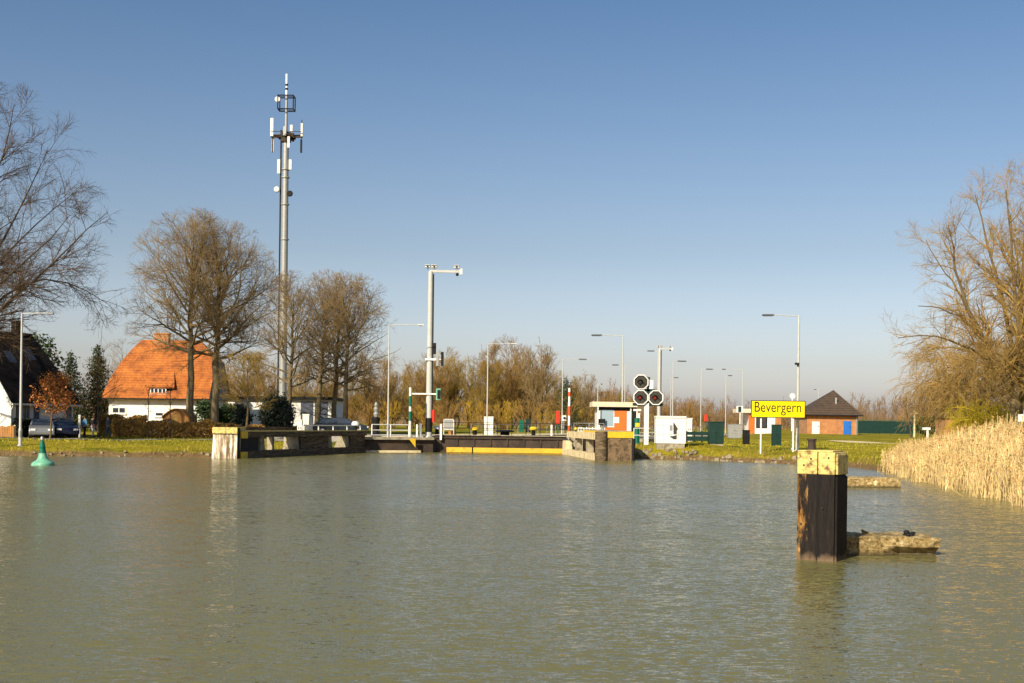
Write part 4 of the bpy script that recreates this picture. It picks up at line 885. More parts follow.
# right mooring pier
PA, PB, PC = Vector((4.1, 97.6, 0)), Vector((5.75, 79.8, 0)), Vector((8.15, 80.6, 0)); PD = Vector((7.8, 92, 0))
o = thing('mooring_pier', (5.75, 79.8, 0), 'sunlit yellowish mooring pier with brown end face right of the lock', 'mooring pier')
ue = (PB-PA).normalized(); ne = Vector((-ue.y, ue.x, 0)); ne = ne if ne.x < 0 else -ne; LP = (PB-PA).length
def alr(b, s0, s1, z0, z1, off, th):
    p, q = PA+ue*s0+ne*off, PA+ue*s1+ne*off; return b.prism([p, q, q-ne*th, p-ne*th], z0, z1)
zt = 1.95
alr(MB(), 3.0, LP-.4, 1.38, zt-.1, .05, .5).build('upper_beam', M['lightconcrete'], o, world=True)
alr(MB(), 0, LP-.4, -.9, .42, .12, .6).build('lower_beam', M['lightconcrete'], o, world=True)
alr(MB(), .1, 2.6, .42, 1.1, .05, .5).build('low_block', M['lightconcrete'], o, world=True)
for s in (6.2, 11.6): alr(MB(), s, s+.9, .42, 1.38, -.15, .42).build('support', M['concrete'], o, world=True)
alr(MB(), LP-1.0, LP-.4, .42, 1.38, .0, .35).build('support', M['lightconcrete'], o, world=True)
alr(MB(), 2.6, LP-.5, -.5, 1.378, -1.3, .3).build('gap_shade_wall', M['black'], o, world=True)  # black sheet that puts shade into the gaps between the supports
MB().cyl((5.98, 80.12, -1), (5.98, 80.12, zt), .42, n=18).build('corner_fender', M['darkwood'], o, world=True, smooth=True)
MB().prism([(6.15, 79.95), PC, PD, (5.6, 93)], -1.0, zt-.42).build('end_face', M['pierface'], o, world=True)
MB().prism([(6.13, 79.90), (8.18, 80.57), (7.85, 92.05), (5.5, 93.05)], zt-.417, zt).build('yellow_edge', M['yellow'], o, world=True)
MB().prism([(6.25, 80.1), (8.05, 80.7), (7.7, 92), (5.6, 93)], zt+.003, zt+.05).build('deck', M['concrete'], o, world=True)
MB().cyl((8.17, 80.55, -1), (8.17, 80.55, zt-.45), .12).build('corner_pile', M['black'], o, world=True)
# stone bank at the right of it
rng = np.random.default_rng(7)
def stone(b, c, s):
    b2 = MB(); b2.box((0, 0, 0), (s*rng.uniform(.8, 1.6), s*rng.uniform(.7, 1.1), s*rng.uniform(.5, .9)), rng.random()*3, .75)
    b.add([(p[0]+c[0]+rng.normal(0, s*.07), p[1]+c[1]+rng.normal(0, s*.07), p[2]+c[2]+rng.normal(0, s*.07)) for p in b2.v], b2.f)
rb = MB()
shore = [(8.2, 87), (8.5, 85.6), (9.6, 85.3), (13.3, 84.7), (18, 78), (20.6, 73.6)]; n = 0
for i in range(len(shore)-1):
    p, q = Vector(shore[i]), Vector(shore[i+1]); L = (q-p).length; m = int(L*(9 if i < 3 else 2.6))
    for k in range(m):
        c = p.lerp(q, rng.random())+Vector((rng.normal(0, .25), rng.random()*(.9 if i < 3 else .3))); stone(rb, (c.x, c.y, max(G(c.x, c.y), 0)+.02), rng.uniform(.14, .34))
rs = rb.build('shore_stones', M['stone']); tag(rs, 'rough stones and rubble along the right waterline', 'stones', kind='stuff')
lb = MB()
for k in range(90):
    x = rng.uniform(-60, -18.6); y = np.interp(x, [-60, -31, -18.5], [71, 74.2, 76])+rng.normal(.15, .18); stone(lb, (x, y, max(G(x, y), 0)), rng.uniform(.08, .2))
tag(lb.build('shore_stones', M['stone']), 'small stones along the left waterline', 'stones', kind='stuff')

# ------------------------------------------------------------------ railings
def railing(label, pts, h, m, sp=1.6, rails=(1, .55, .15), r=.03, group='railings at the lock', zf=None):
    """posts and rails along a line of base points"""
    p0 = Vector(pts[0]); o = thing('railing', p0, label, 'railing', group)
    for i in range(len(pts)-1):
        p, q = Vector(pts[i])-p0, Vector(pts[i+1])-p0; L = (q-p).length; n = max(1, round(L/sp))
        for k in range(n+(1 if i == len(pts)-2 else 0)):
            c = p.lerp(q, k/n); MB().cyl(c+Vector((0, 0, -.1)), c+Vector((0, 0, h)), r*1.2, n=6).build('post', M[m], o)
        for f in rails: MB().cyl(p+Vector((0, 0, h*f)), q+Vector((0, 0, h*f)), r, n=6).build('rail', M[m], o)
    return o
dz = 1.2
railing('white railing along the walkway left of the green striped post', [(X(372, 94.2), 94.2, dz), (X(409, 96), 96, dz)], .98, 'white', 1.5, r=.042)
pw = [A0+ud*9.6-nd*.2+Vector((0, 0, 1.66)), A0+ud*(LG-.6)-nd*.2+Vector((0, 0, 1.66))]
railing('low white rail on top of the left mooring wall', pw, .42, 'white', 2.2, (1,), r=.04)
railing('thin dark railing on top of the lock gate', [(X(441, GY+.7), GY+.7, 1.43), (gx1, GY+.7, 1.43)], 1.0, 'black', 1.2, (1, .55), .022)
railing('grey railing behind the right mooring pier', [(X(574, 99.5), 99.5, 1.3), (X(604, 99.2), 99.2, 1.3)], 1.2, 'galv', 1.2, (1, .6), .022)
railing('white railing before the three round signals', [(X(634, 90), 90, 1.12), (X(656, 90), 90, 1.12)], 1.05, 'white', 1.0, (1, .5), .028)
ra = Vector((4.9, 99, 1.3)); railing('grey railing along the right chamber edge', [ra+AX.to_3d()*4 if False else (4.9+AX.x*6, 99+AX.y*6, 1.3), (4.9+AX.x*70, 99+AX.y*70, 1.3)], 1.05, 'galv', 3.5, (1, .5), .03)
railing('grey railing along the left chamber edge', [(-6.7+AX.x*10, 98+AX.y*10, 1.22), (-6.7+AX.x*80, 98+AX.y*80, 1.22)], 1.05, 'galv', 3.5, (1, .5), .03)

# ------------------------------------------------------------------ lamps and masts
def lamp(px, d, ytop, side, arm, head, label, base=None, r=.07, hm='lamphead', rad=None):
    b = base if base is not None else gp(px, d); o = thing('street_lamp', b, label, 'street lamp', 'street lamps around the lock'); h = Z(px, ytop, d)-b.z
    MB().cyl((0, 0, -.3), (0, 0, 1.1), r*1.35, r*1.3, 12).cyl((0, 0, 1.1), (0, 0, h), r, r*.65, 12).build('pole', M['lampgrey'], o, smooth=True)
    s = side; MB().cyl((-s*.03, 0, h-.04), (s*(arm-head*.6), 0, h+.03), .035, .03, 8).build('arm', M['lampgrey'], o, smooth=True)
    hx0, hx1 = arm-head, arm; w = .13
    hd = MB().add([(s*hx0, -w*.5, h-.03), (s*hx1, -w*.8, h-.05), (s*hx1, w*.8, h-.05), (s*hx0, w*.5, h-.03), (s*hx0, -w*.4, h+.07), (s*(hx1-.05), -w*.6, h+.06), (s*(hx1-.05), w*.6, h+.06), (s*hx0, w*.4, h+.07)], [(0, 3, 2, 1), (4, 5, 6, 7), (0, 1, 5, 4), (1, 2, 6, 5), (2, 3, 7, 6), (3, 0, 4, 7)]).build('lamp_head', M[hm], o)
    MB().bb(min(s*(hx0+.08), s*(hx1-.08)), max(s*(hx0+.08), s*(hx1-.08)), -w*.5, w*.5, h-.085, h-.046).build('lens', M['pane'], hd)
    MB().cyl((0, 0, -.02), (0, 0, .06), r*2.3, r*2.1, 12).build('base_plate', M['galv'], o)
    MB().bb(-.045, .045, -r*1.35-.012, -r*1.0, .55, .95).build('hatch', M['galv'], o)
    return o
lamp(20.5, 76, 313, 1, 2.0, .35, 'tall street lamp at left edge with its arm pointing right', r=.085)
lamp(388.3, 95, 324.5, 1, 2.75, .5, 'street lamp on the railed walkway left of the big camera mast', Vector((X(388, 95), 95, 1.2)), hm='lampgrey')
lamp(487, 118, 343.5, 1, 2.85, .6, 'street lamp in front of the white cabinet behind the gate', Vector((X(487, 118), 118, 1.22)), hm='lampgrey')
lamp(562, 145, 359, 1, 2.9, 1.0, 'street lamp beside the red and white striped post', Vector((X(562, 145), 145, 1.25)))
lamp(622, 105, 335.5, -1, 2.8, .95, 'street lamp rising behind the control hut, arm to the left', Vector((X(622, 105), 105, 1.3)))
lamp(624.5, 156, 365, -1, 1.75, .9, 'smaller street lamp seen just right of the hut lamp, arm to the left')
lamp(672.5, 145, 361, 1, 1.6, 1.1, 'street lamp above the white box with arm to the right')
lamp(657.3, 160, 351, -1, 1.5, 1.0, 'street lamp tucked beside the far camera mast, arm to the left')
lamp(670.5, 193, 377.5, 1, 1.2, .8, 'shorter distant street lamp behind the white box')
lamp(700.7, 164, 369, 1, 1.6, 1.0, 'street lamp left of the dark green cabinet')
lamp(725.5, 182, 375.5, 1, .95, .7, 'street lamp right of the dark green cabinet')
lamp(742, 184, 369.5, -1, 3.2, .6, 'faint street lamp left of the yellow sign with long arm')
lamp(597.5, 150, 384, 1, .6, .3, 'short thin lamp pole at the control hut left side')
lamp(818, 250, 389.5, -1, 1.0, .6, 'tiny far street lamp left above the pyramid roof')
ln = lamp(797.6, 84, 315.5, -1, 2.6, .85, 'tall street lamp with small camera beside the yellow sign', r=.10)
zz = Z(798, 364, 84)-ln.location.z; q = MB().cyl((0, 0, zz-.25), (-.1, -.08, zz-.05), .04).bb(-.26, -.0, -.25, -.02, zz-.06, zz+.08).build('camera', M['black'], ln); MB().cyl((-.13, -.25, zz), (-.13, -.32, zz-.01), .05).build('camera_lens', M['pane'], q)
MB().bb(-.35, .35, -.3, .3, -.1, .05).build('footing', M['lightconcrete'], ln)
# CCTV masts
def cammast(px, d, ytop, base, label, r, arm, side, extra=False):
    o = thing('camera_mast', base, label, 'camera mast', 'camera masts'); h = Z(px, ytop, d)-base.z
    MB().cyl((0, 0, -.3), (0, 0, h-.2), r, r*.72, 20).build('pole', M['lampgrey'], o, smooth=True)
    MB().bb(-.1, arm, -.1, .1, h-.28, h-.08).build('arm', M['lampgrey'], o)
    for cx_ in (-.25, .28, arm-.25):
        c = MB().cyl((cx_, 0, h-.08), (cx_, 0, h+.10), .05).bb(cx_-.2, cx_+.2, -.3, .28, h+.103, h+.27).build('camera', M['white'], o)
        MB().cyl((cx_, -.3, h+.18), (cx_, -.37, h+.17), .07).build('camera_lens', M['pane'], c); MB().bb(cx_-.23, cx_+.23, -.42, .3, h+.273, h+.30).build('sun_shield', M['white'], c)
    MB().bb(arm-.0, arm+.22, -.12, .12, h-.42, h+.05).build('floodlight', M['white'], o); MB().sphere((arm-.2, 0, h-.42), .13, 10).build('dome_camera', M['black'], o, smooth=True)
    MB().cyl((r*.95, -.02, .9), (r*.78+.02, -.02, h-.4), .05, .05, 8).build('cable_duct', M['black'], o)
    MB().cyl((0, 0, -.05), (0, 0, .12), r*1.7, r*1.6, 16).build('base_plate', M['galv'], o)
    if extra:
        z = lambda py: Z(px, py, d)-base.z
        MB().cyl((0, 0, z(432)), (0, 0, z(418)), r*1.03, r*1.03, 20).build('dark_collar', M['black'], o)
        MB().bb(r*.7, r*.7+.32, -.2, .12, z(354), z(343)).build('loudspeaker', M['black'], o)
        q = MB().bb(-.35, .65, -r-.06, -r+.04, z(360.5), z(358.5)).build('antenna_bracket', M['white'], o)
        for xx, m in ((.55, 'galv'), (.95, 'black')): MB().bb(xx, xx+.2, -.5, -.32, z(366), z(352)).build('antenna_panel', M[m], q)
        MB().bar((.45, -.41, z(359.5)), (1.15, -.41, z(359.5)), .06, .06).build('antenna_rail', M['white'], q)
        MB().bar((X(412, d)-base.x, -.3, z(394)), (X(437, d)-base.x, -.3, z(394)), .08, .12).build('signal_arm', M['white'], o)
        s = MB().bb(X(436, d)-base.x, X(440.5, d)-base.x, -.5, -.2, z(400), z(388.5)).build('signal_box', M['paleg'], o); MB().bb(X(437.3, d)-base.x, X(440, d)-base.x, -.6, -.503, z(398.5), z(390)).build('signal_face', M['black'], s)
        q = MB().cyl((r+.12, -.1, z(422)), (r+.12, -.1, z(410)), .13, n=12).build('red_canister', M['red'], o)
    return o
cammast(428.8, 97.5, 269, Vector((X(428.8, 97.5), 97.5, 1.2)), 'tallest camera mast standing at the left gate end', .27, 2.35, 1, True)
cammast(658.8, 185, 347.5, gp(658.8, 185), 'far camera mast rising behind the round signals', .3, 1.8, 1)
# ---- phone mast
d = 140; b = gp(282.3, d); o = thing('phone_mast', b, 'tall grey phone mast with white antennas above the trees', 'phone mast')
z = lambda py: Z(283, py, d)-b.z
MB().cyl((0, 0, -.5), (0, 0, z(135)), .47, .33, 20).cyl((0, 0, z(135)), (0, 0, z(95)), .17, .15, 10).build('pole', M['galv'], o, smooth=True)
fl = MB()
for py in (170, 178, 205, 240, 275, 310, 345): fl.cyl((0, 0, z(py)), (0, 0, z(py)+.12), .49, .49, 16)
fl.build('flange', M['galv'], o)
MB().bb(-.64, -.50, -.12, .12, 2, z(130)).build('cable_ladder', M['black'], o)
MB().cyl((0, 0, z(95)), (0, 0, z(74)), .14, .14, 10).build('top_antenna', M['white'], o); MB().cyl((0, 0, z(86)), (0, 0, z(84)), .16).cyl((0, 0, z(90)), (0, 0, z(88)), .16).build('antenna_collar', M['black'], o)
fr = MB(); 
for zz in (z(96.5), z(110)):
    for p, q in (((-.9, -.6), (.9, -.6)), ((.9, -.6), (.9, .6)), ((.9, .6), (-.9, .6)), ((-.9, .6), (-.9, -.6))): fr.cyl((p[0], p[1], zz), (q[0], q[1], zz), .07, n=6)
    fr.cyl((-.9, 0, zz), (.9, 0, zz), .04, n=6)
for p in ((-.9, -.6), (.9, -.6), (.9, .6), (-.9, .6)): fr.cyl((p[0], p[1], z(96.5)), (p[0], p[1], z(110)), .07, n=6)
fr.build('cage', M['black'], o); MB().cyl((-.95, -.4, z(100.5)), (-.95, -.62, z(100.5)), .36, .3, 14).build('dish', M['white'], o)
pf = MB()
for k in range(3):
    a = R(90+120*k+100); e = (math.cos(a)*1.75, math.sin(a)*1.75)
    pf.bar((0, 0, z(137)), (e[0], e[1], z(137)), .16, .3)
    a2 = a+R(120); pf.cyl((e[0]*.95, e[1]*.95, z(136)), (math.cos(a2)*1.66, math.sin(a2)*1.66, z(136)), .05, n=6)
pf.bar((-1.66, -.2, z(136.5)), (1.95, -.2, z(136.5)), .2, .34); pf.bar((-1.6, -.75, z(133)), (1.9, -.75, z(133)), .06, .08); pf.bar((-1.0, .7, z(136.5)), (1.0, .7, z(136.5)), .2, .34)
for xx in (-1.55, 1.85): pf.cyl((xx, -.18, z(153)), (xx, -.18, z(120)), .05, n=6)
pf.cyl((0, 0, z(142)), (0, 0, z(133)), .6, .6, 14); pf.build('platform', M['rust'], o)
for px, y0, y1, m, yy, wd in ((269.3, 119, 137, 'white', -.3, .34), (270, 138, 152, 'offwhite', .0, .24), (299.3, 124, 137, 'offwhite', -.4, .22), (298.8, 140, 153, 'black', -.35, .2), (286.8, 138, 149, 'white', -.7, .26), (283, 128, 137, 'galv', -.8, .34), (289, 126, 133, 'white', -.5, .3)):
    xx = (px-283)*d/F; MB().bb(xx-wd/2, xx+wd/2, yy-.12, yy+.12, z(y1), z(y0)).build('panel_antenna', M[m], o)
for px, y0, y1 in ((276.5, 160, 174), (288, 160, 170)): xx = (px-283)*d/F; MB().bb(xx-.16, xx+.16, -.35, -.1, z(y1), z(y0)).build('panel_antenna', M['offwhite'], o)
for px, py, m in ((275, 190, 'white'), (288, 194, 'black')): xx = (px-283)*d/F; MB().cyl((xx, -.3, z(py)), (xx, -.55, z(py)), .36, .3, 14).build('dish', M[m], o)
MB().bb(-.9, .9, -.9, .9, -.3, .1).build('footing', M['concrete'], o)

# ---- striped posts
def striped(px, d, ytop, ybot, c, label, base_z, r=.13):
    h = Z(px, ytop, d)-base_z; o = thing('striped_post', (X(px, d), d, base_z), label, 'marker post', 'striped marker posts')
    MB().cyl((0, 0, -.15), (0, 0, h), r*.93, n=12).build('pole', M['white'], o); 
    bands = ((.10, .24), (.44, .63), (.83, .92)) if c == 'red' else ((.33, .52), (.62, .83))
    for a, b_ in bands: MB().cyl((0, 0, h*a), (0, 0, h*b_), r*1.06, n=12).build('band', M['bandred' if c == 'red' else 'green'], o)
    MB().cyl((0, 0, -.05), (0, 0, .06), r*2, n=12).build('base_plate', M['galv'], o)
striped(410, 95.6, 387.5, 437, 'green', 'green and white striped post at the railing end', 1.2, .11)
striped(569, 94, 388, 434, 'red', 'red and white striped post on the right mooring pier', 1.38, .095)

# ---- nav light on black pillar left of the walkway lamp
d = 99; b = Vector((X(376, d), d, 1.22)); o = thing('beacon', b, 'black pillar with stacked silver lantern on the left lock wall', 'beacon'); z = lambda py: Z(376, py, d)-b.z
MB().lathe([(.42, 0), (.42, .15), (.30, .25), (.28, z(422)), (.34, z(420)), (.34, z(418)), (.2, z(417))], 16).build('pillar', M['black'], o, smooth=True)
MB().lathe([(.16, z(417)), (.24, z(414)), (.14, z(412)), (.22, z(409)), (.12, z(407)), (.18, z(405)), (.05, z(402))], 14).build('lantern', M['galv'], o, smooth=True)

# ---- cabinets
def cabinet(name, px0, px1, y0, y1, d, base, m, label, depth=.7, cat='cabinet', roof=True, legs=0):
    x0, x1 = X(px0, d), X(px1, d); h = Z((px0+px1)/2, y0, d)-base; w1 = x1-x0
    o = thing(name, (x0, d, base), label, cat)
    MB().bb(0, w1, 0, depth, legs, h-.06).build('body', M[m], o, bevel=.012)
    MB().bb(-.03, w1+.03, -.04, depth+.03, h-.058, h).build('lid', M[m], o)
    for k in range(2):
        q = MB().bb(.04+k*(w1/2), w1/2-.02+k*(w1/2), -.02, -.003, legs+.08, h-.12).build('door', M[m], o); MB().bb(w1/2-.10+k*.16, w1/2-.06+k*.16, -.045, -.022, h*.5, h*.5+.12).build('handle', M['black'], q)
    MB().bb(.05, w1-.05, .05, depth-.05, -.2, max(legs-.003, .02)).build('plinth', M['concrete'], o)
    return o
cabinet('cabinet', 302.5, 309, 414, 427.5, 92, 1.7 if False else 1.1, 'offwhite', 'taller pale cabinet on the left mooring wall before the garage doors', .5)
cabinet('cabinet', 297.2, 302, 419.5, 428, 91, 1.1, 'offwhite', 'small pale cabinet leaning against the taller pale one', .4)
cabinet('cabinet', 484, 493.3, 416.5, 432, 119.5, 1.22, 'white', 'white cabinet standing behind the middle street lamp', .8)
cabinet('cabinet', 709.5, 724, 421.5, 441, 90, G(X(716, 90), 90), 'darkgreen', 'big dark green cabinet on the grass by the lock', .8, legs=.1)
cabinet('cabinet', 773, 781.5, 424.5, 440, 98, G(X(777, 98), 98), 'darkgreen', 'small dark green cabinet seen under the yellow sign', .6)
cabinet('cabinet', 519, 524, 420, 434, 150, 1.25, 'green', 'left one of two green cabinets behind the gate', .6)
cabinet('cabinet', 525.5, 530.5, 419, 434, 152, 1.25, 'darkgreen', 'right darker one of two green cabinets behind the gate', .6)
cabinet('cabinet', 686.8, 692.3, 418, 434, 97, G(X(689, 97), 97), 'white', 'narrow white cabinet peeping out behind the white box', .6)
cabinet('cabinet', 728.5, 742, 424, 434, 130, G(X(735, 130), 130), 'galv', 'wide grey cabinet right of the dark green one', .9)
cabinet('cabinet', 744, 750, 430, 441, 104, G(X(747, 104), 104), 'black', 'low black box on the grass left of the yellow sign', .6)
cabinet('cabinet', 629, 640, 413, 434, 110, 1.3, 'white', 'pale cabinet between control hut and signal pole', .8)
cabinet('cabinet', 448.5, 456, 431, 436, 104, 1.22, 'wood', 'low brown box behind the gate railing', .6)
# white box with the dark mark
d = 86; x0, x1 = X(656.2, d), X(685.8, d); gb_ = G((x0+x1)/2, d); zt = Z(671, 416, d)-gb_; zb = Z(671, 443.5, d)-gb_; w1 = x1-x0
o = thing('switch_box', (x0, d, gb_), 'large white switch box with dark arrow mark on the bank', 'switch box')
MB().bb(0, w1, 0, 1.1, zb, zt-.14).build('body', M['white'], o, bevel=.01); MB().bb(-.03, w1+.03, -.05, 1.15, zt-.137, zt).build('lid', M['offwhite'], o)
MB().bb(.06, w1-.06, .06, 1.04, -.4, zb-.003).build('plinth', M['concrete'], o)
px2 = lambda px, py: (X(px, d, py)-x0, Z(px, py, d)-gb_)
mk = [[(427, 215), (455, 255), (485, 305), (470, 335), (472, 373), (427, 373)], [(378, 402), (425, 396), (470, 384), (470, 440), (430, 440)]]
for k in mk: MB().slab([px2(640+a/12.8, 405+b_/12.8) for a, b_ in k], -.012, -.003).build('dark_mark', M['signalboard'], o)
MB().slab([px2(640+a/12.8, 405+b_/12.8) for a, b_ in ((378, 260), (416, 260), (416, 330), (378, 330))], -.010, -.003).build('grey_mark', M['galv'], o)
gs = MB()
for f in (.25, .5, .75): gs.bb(w1*f-.008, w1*f+.008, -.008, -.002, zb+.05, zt-.2)
for f in (.33, .66): gs.bb(.03, w1-.03, -.0082, -.0022, zb+(zt-zb)*f-.008, zb+(zt-zb)*f+.008)
gs.build('seams', M['galv'], o)
# low dark green barrier right of it
x0, x1 = X(687, 92), X(710, 92); g1 = G(x0, 92); o = thing('barrier', (x0, 92, g1), 'low dark green board barrier beside the white switch box', 'barrier')
MB().bb(0, x1-x0, -.03, .03, .1, .45).build('board', M['darkgreen'], o); MB().bb(0, x1-x0, -.03, .03, .55, .8).build('board', M['darkgreen'], o)
for k in range(4): MB().bb((x1-x0)*k/3-.05, (x1-x0)*k/3+.05, .034, .13, -.3, .85).build('post', M['black'], o)
# small items on the gate deck
def bollard(px, d, y0, base, m, label, r=.16):
    h = Z(px, y0, d)-base; o = thing('bollard', (X(px, d), d, base), label, 'bollard', 'mooring bollards')
    MB().lathe([(r*1.3, -.1), (r*1.3, .06), (r*.8, .1), (r*.75, h*.65), (r*.9, h*.75)], 14).build('shaft', M['black'], o, smooth=True); MB().lathe([(r*1.5, h*.72), (r*1.6, h*.85), (r*1.1, h), (.02, h*1.02)], 14).build('cap', M[m], o, smooth=True)
bollard(475, 101, 427.5, 1.25, 'yellow', 'yellow topped bollard in the middle behind the gate', .22)
bollard(533.5, 101, 427, 1.25, 'yellow', 'yellow topped bollard near the green cabinets', .22)
bollard(437, 98.3, 426, 1.22, 'white', 'white topped bollard right beside the big camera mast', .2)
bollard(505, 101, 430, 1.25, 'black', 'squat black bollard right of the white cabinet', .5)
bollard(355.5, 95, 421.5, 1.25, 'white', 'white topped bollard at the right end of parked dark car', .2)
for px, y0, lab in ((417.2, 424.5, 'thin white post just left of the big camera mast'), (420.3, 423.5, 'thicker white post next to the big camera mast foot'), (441, 424, 'lone white post right of the big camera mast'), (79.6, 415, 'white gatepost left of the walkers'), (551.5, 425, 'short white post near the right gate end')):
    d = 96.7 if px > 400 else 96; bz = 1.2 if px > 400 else G(X(px, d), d)
    if px > 500: d, bz = 104, 1.3
    h = Z(px, y0, d)-bz; o = thing('white_post', (X(px, d), d, bz), lab, 'post', 'white posts'); MB().bb(-.08, .08, -.08, .08, -.2, h-.05).build('shaft', M['white'], o); MB().box((0, 0, h-.02), (.2, .2, .06), 0, .6).build('cap', M['white'], o)
# notice board frame behind gate railing
d = 103; x0, x1 = X(443.5, d), X(454, d); o = thing('notice_board', (x0, d, 1.25), 'grey panel in white frame right of the big camera mast', 'notice board'); z0, z1 = Z(449, 430, d)-1.25, Z(449, 419, d)-1.25; w1 = x1-x0
MB().bb(.05, w1-.05, -.01, .03, z0+.05, z1-.05).build('panel', M['galv'], o); f = MB().bb(0, w1, -.03, .05, z1-.05, z1).bb(0, w1, -.03, .05, z0, z0+.05).bb(0, .05, -.03, .05, -.1, z1).bb(w1-.05, w1, -.03, .05, -.1, z1).build('frame', M['white'], o)
# lifebuoy stations: red housing on green post
for px, d, y0, y1, yb, lab in ((558, 140, 411, 424, 432, 'red lifebuoy box on green post behind the gate right end'), (706, 170, 414.5, 421.5, 432, 'red lifebuoy box far right of the white switch box')):
    bz = 1.25; o = thing('lifebuoy_box', (X(px, d), d, bz), lab, 'lifebuoy box', 'lifebuoy boxes'); z0, z1 = Z(px, y1, d)-bz, Z(px, y0, d)-bz
    MB().bb(-.07, .07, .2, .34, -.2, z1).build('post', M['green'], o); MB().bb(-.24, .24, -.1, .195, z0, z1).build('housing', M['red'], o, bevel=.05); MB().bb(-.18, .18, -.13, -.103, z0+.15, z1-.15).build('door', M['red'], o)
# box lamp near striped post
o = thing('signal_light', (X(563.8, 140), 140, 1.25), 'small white lamp box beside the far lifebuoy box', 'signal light'); zz = Z(564, 418, 140)-1.25
MB().bb(-.05, .05, -.05, .05, -.1, zz-.3).build('post', M['galv'], o); q = MB().bb(-.25, .25, -.2, .2, zz-.3, zz+.3).build('housing', M['white'], o); MB().cyl((.05, -.2, zz), (.05, -.3, zz), .15).build('lens', M['black'], q)

# ---- control hut on the right lock wall
def hut(px0, px1, yroof, ywall, yb, d, base, label, depth, far=False):
    x0, x1 = X(px0, d), X(px1, d); w1 = x1-x0; H = Z((px0+px1)/2, yroof, d)-base; hr = Z((px0+px1)/2, ywall, d)-base
    o = thing('control_hut', (x0, d, base), label, 'hut', 'lock control huts')
    return o, x0, w1, H, hr
d = 101; o, x0, w1, H, hr = hut(594, 636, 402, 407, 432, d, 1.3, 'flat roofed control hut with pale window and orange panel by the signals', 3)
q = lambda px: X(px, d)-x0; zq = lambda py: Z(612, py, d)-1.3
MB().bb(q(597), q(631.5), 0, 2.8, -.3, hr).build('wall', M['white'], o)
MB().bb(q(593)-.1, q(636)+.05, -.5, 3.2, hr+.003, H).build('roof', M['beige'], o); 
MB().bb(q(597.2), q(631.3), -.06, -.004, hr-.30, hr).build('roof_shade_strip', M['black'], o)  # black strip painted in as the shade below the roof overhang
f = MB().bb(q(599), q(614), -.05, -.004, zq(427), zq(409.5)).build('window', M['white'], o); MB().bb(q(600), q(613.2), -.07, -.052, zq(426), zq(410)).build('pane', M['paneblue'], f)
p = MB().bb(q(614.5), q(626.5), -.05, -.004, -.2, zq(409.5)).build('orange_panel', M['orange'], o); MB().bb(q(605), q(614.4), -.045, -.0045, -.2, zq(427.5)).build('orange_panel', M['orange'], o)
MB().bb(q(614), q(619), -.08, -.052, zq(423), zq(417)).build('notice', M['white'], p)
MB().bb(q(632), q(636), -.3, 2.6, -.3, hr).build('shaded_side_wall', M['black'], o);  # side turned from the sun, its shade given as black colour
for px in (630, 631.3): pass
MB().cyl((q(630.5), -.2, 0), (q(630.5), -.2, hr), .07, n=8).build('downpipe', M['offwhite'], o)
MB().bb(q(598), q(605), -.35, -.28, zq(425), zq(419)).build('dark_sign', M['black'], o); MB().bb(q(601), q(602), -.275, -.2, -.2, zq(421)).build('sign_post', M['galv'], o)
MB().cyl((q(597.5), -.5, -.1), (q(597.5), -.5, hr), .05, n=8).build('porch_post', M['white'], o)
# mooring winch like white clutter on the pier deck
d = 93; o = thing('pipe_frame', (X(588, d), d, 1.86), 'low white pipe frame with yellow lamp before the control hut', 'pipe frame'); b = MB()
for k in range(8): b.cyl((-.75+k*.22, 0, -.45), (-.75+k*.22, 0, .28+.06*(k % 2)), .035, n=6)
b.cyl((-.8, 0, .26), (.85, 0, .22), .04, n=6); b.cyl((-.8, 0, .02), (.85, 0, .02), .03, n=6); b.build('frame', M['white'], o); MB().sphere((-.95, 0, .2), .12, 10).build('lamp', M['yellow'], o, smooth=True); MB().cyl((-.95, 0, -.4), (-.95, 0, .1), .05).build('lamp_post', M['black'], o)
# distant second hut behind the yellow sign
d = 172; x0 = X(748, d); bz = G(X(764, d), d)
o = thing('control_hut', (x0, d, bz), 'distant control hut with orange panels half hidden by the yellow sign', 'hut', 'lock control huts'); q = lambda px: X(px, d)-x0; zq = lambda py: Z(764, py, d)-bz; zb = -.3
MB().bb(q(749), q(781), 0, 3.5, zb, zq(413)).build('wall', M['white'], o); MB().bb(q(737.5), q(782), -.6, 3.8, zq(413)+.003, zq(409)).build('roof', M['beige'], o)
MB().bb(q(748.5), q(754.5), -.08, -.004, 0, zq(414)).build('orange_panel', M['orange'], o); MB().bb(q(775), q(781), -.08, -.004, 0, zq(416)).build('orange_panel', M['redbrick'], o)
f = MB().bb(q(756), q(767), -.08, -.004, zq(428), zq(415)).build('window', M['black'], o); MB().bb(q(757), q(766), -.1, -.082, zq(427), zq(416)).build('pane', M['pane'], f)
MB().bb(q(768.5), q(773), -.09, -.004, 0, zq(416)).build('door', M['white'], o)
# traffic light before it
d = 160; bz = G(X(739, d), d); o = thing('traffic_light', (X(740, d), d, bz), 'small white and green boxed signal left of the yellow sign', 'traffic light'); zq = lambda py: Z(740, py, d)-bz
MB().cyl((0, 0, -.2), (0, 0, zq(413)), .08).build('pole', M['white'], o); b = MB().bb(-.5, .35, -.15, .15, zq(412.5), zq(406)).build('housing', M['white'], o); MB().bb(-.3, .1, -.2, -.153, zq(412), zq(406.6)).build('signal_face', M['darkgreen'], b)

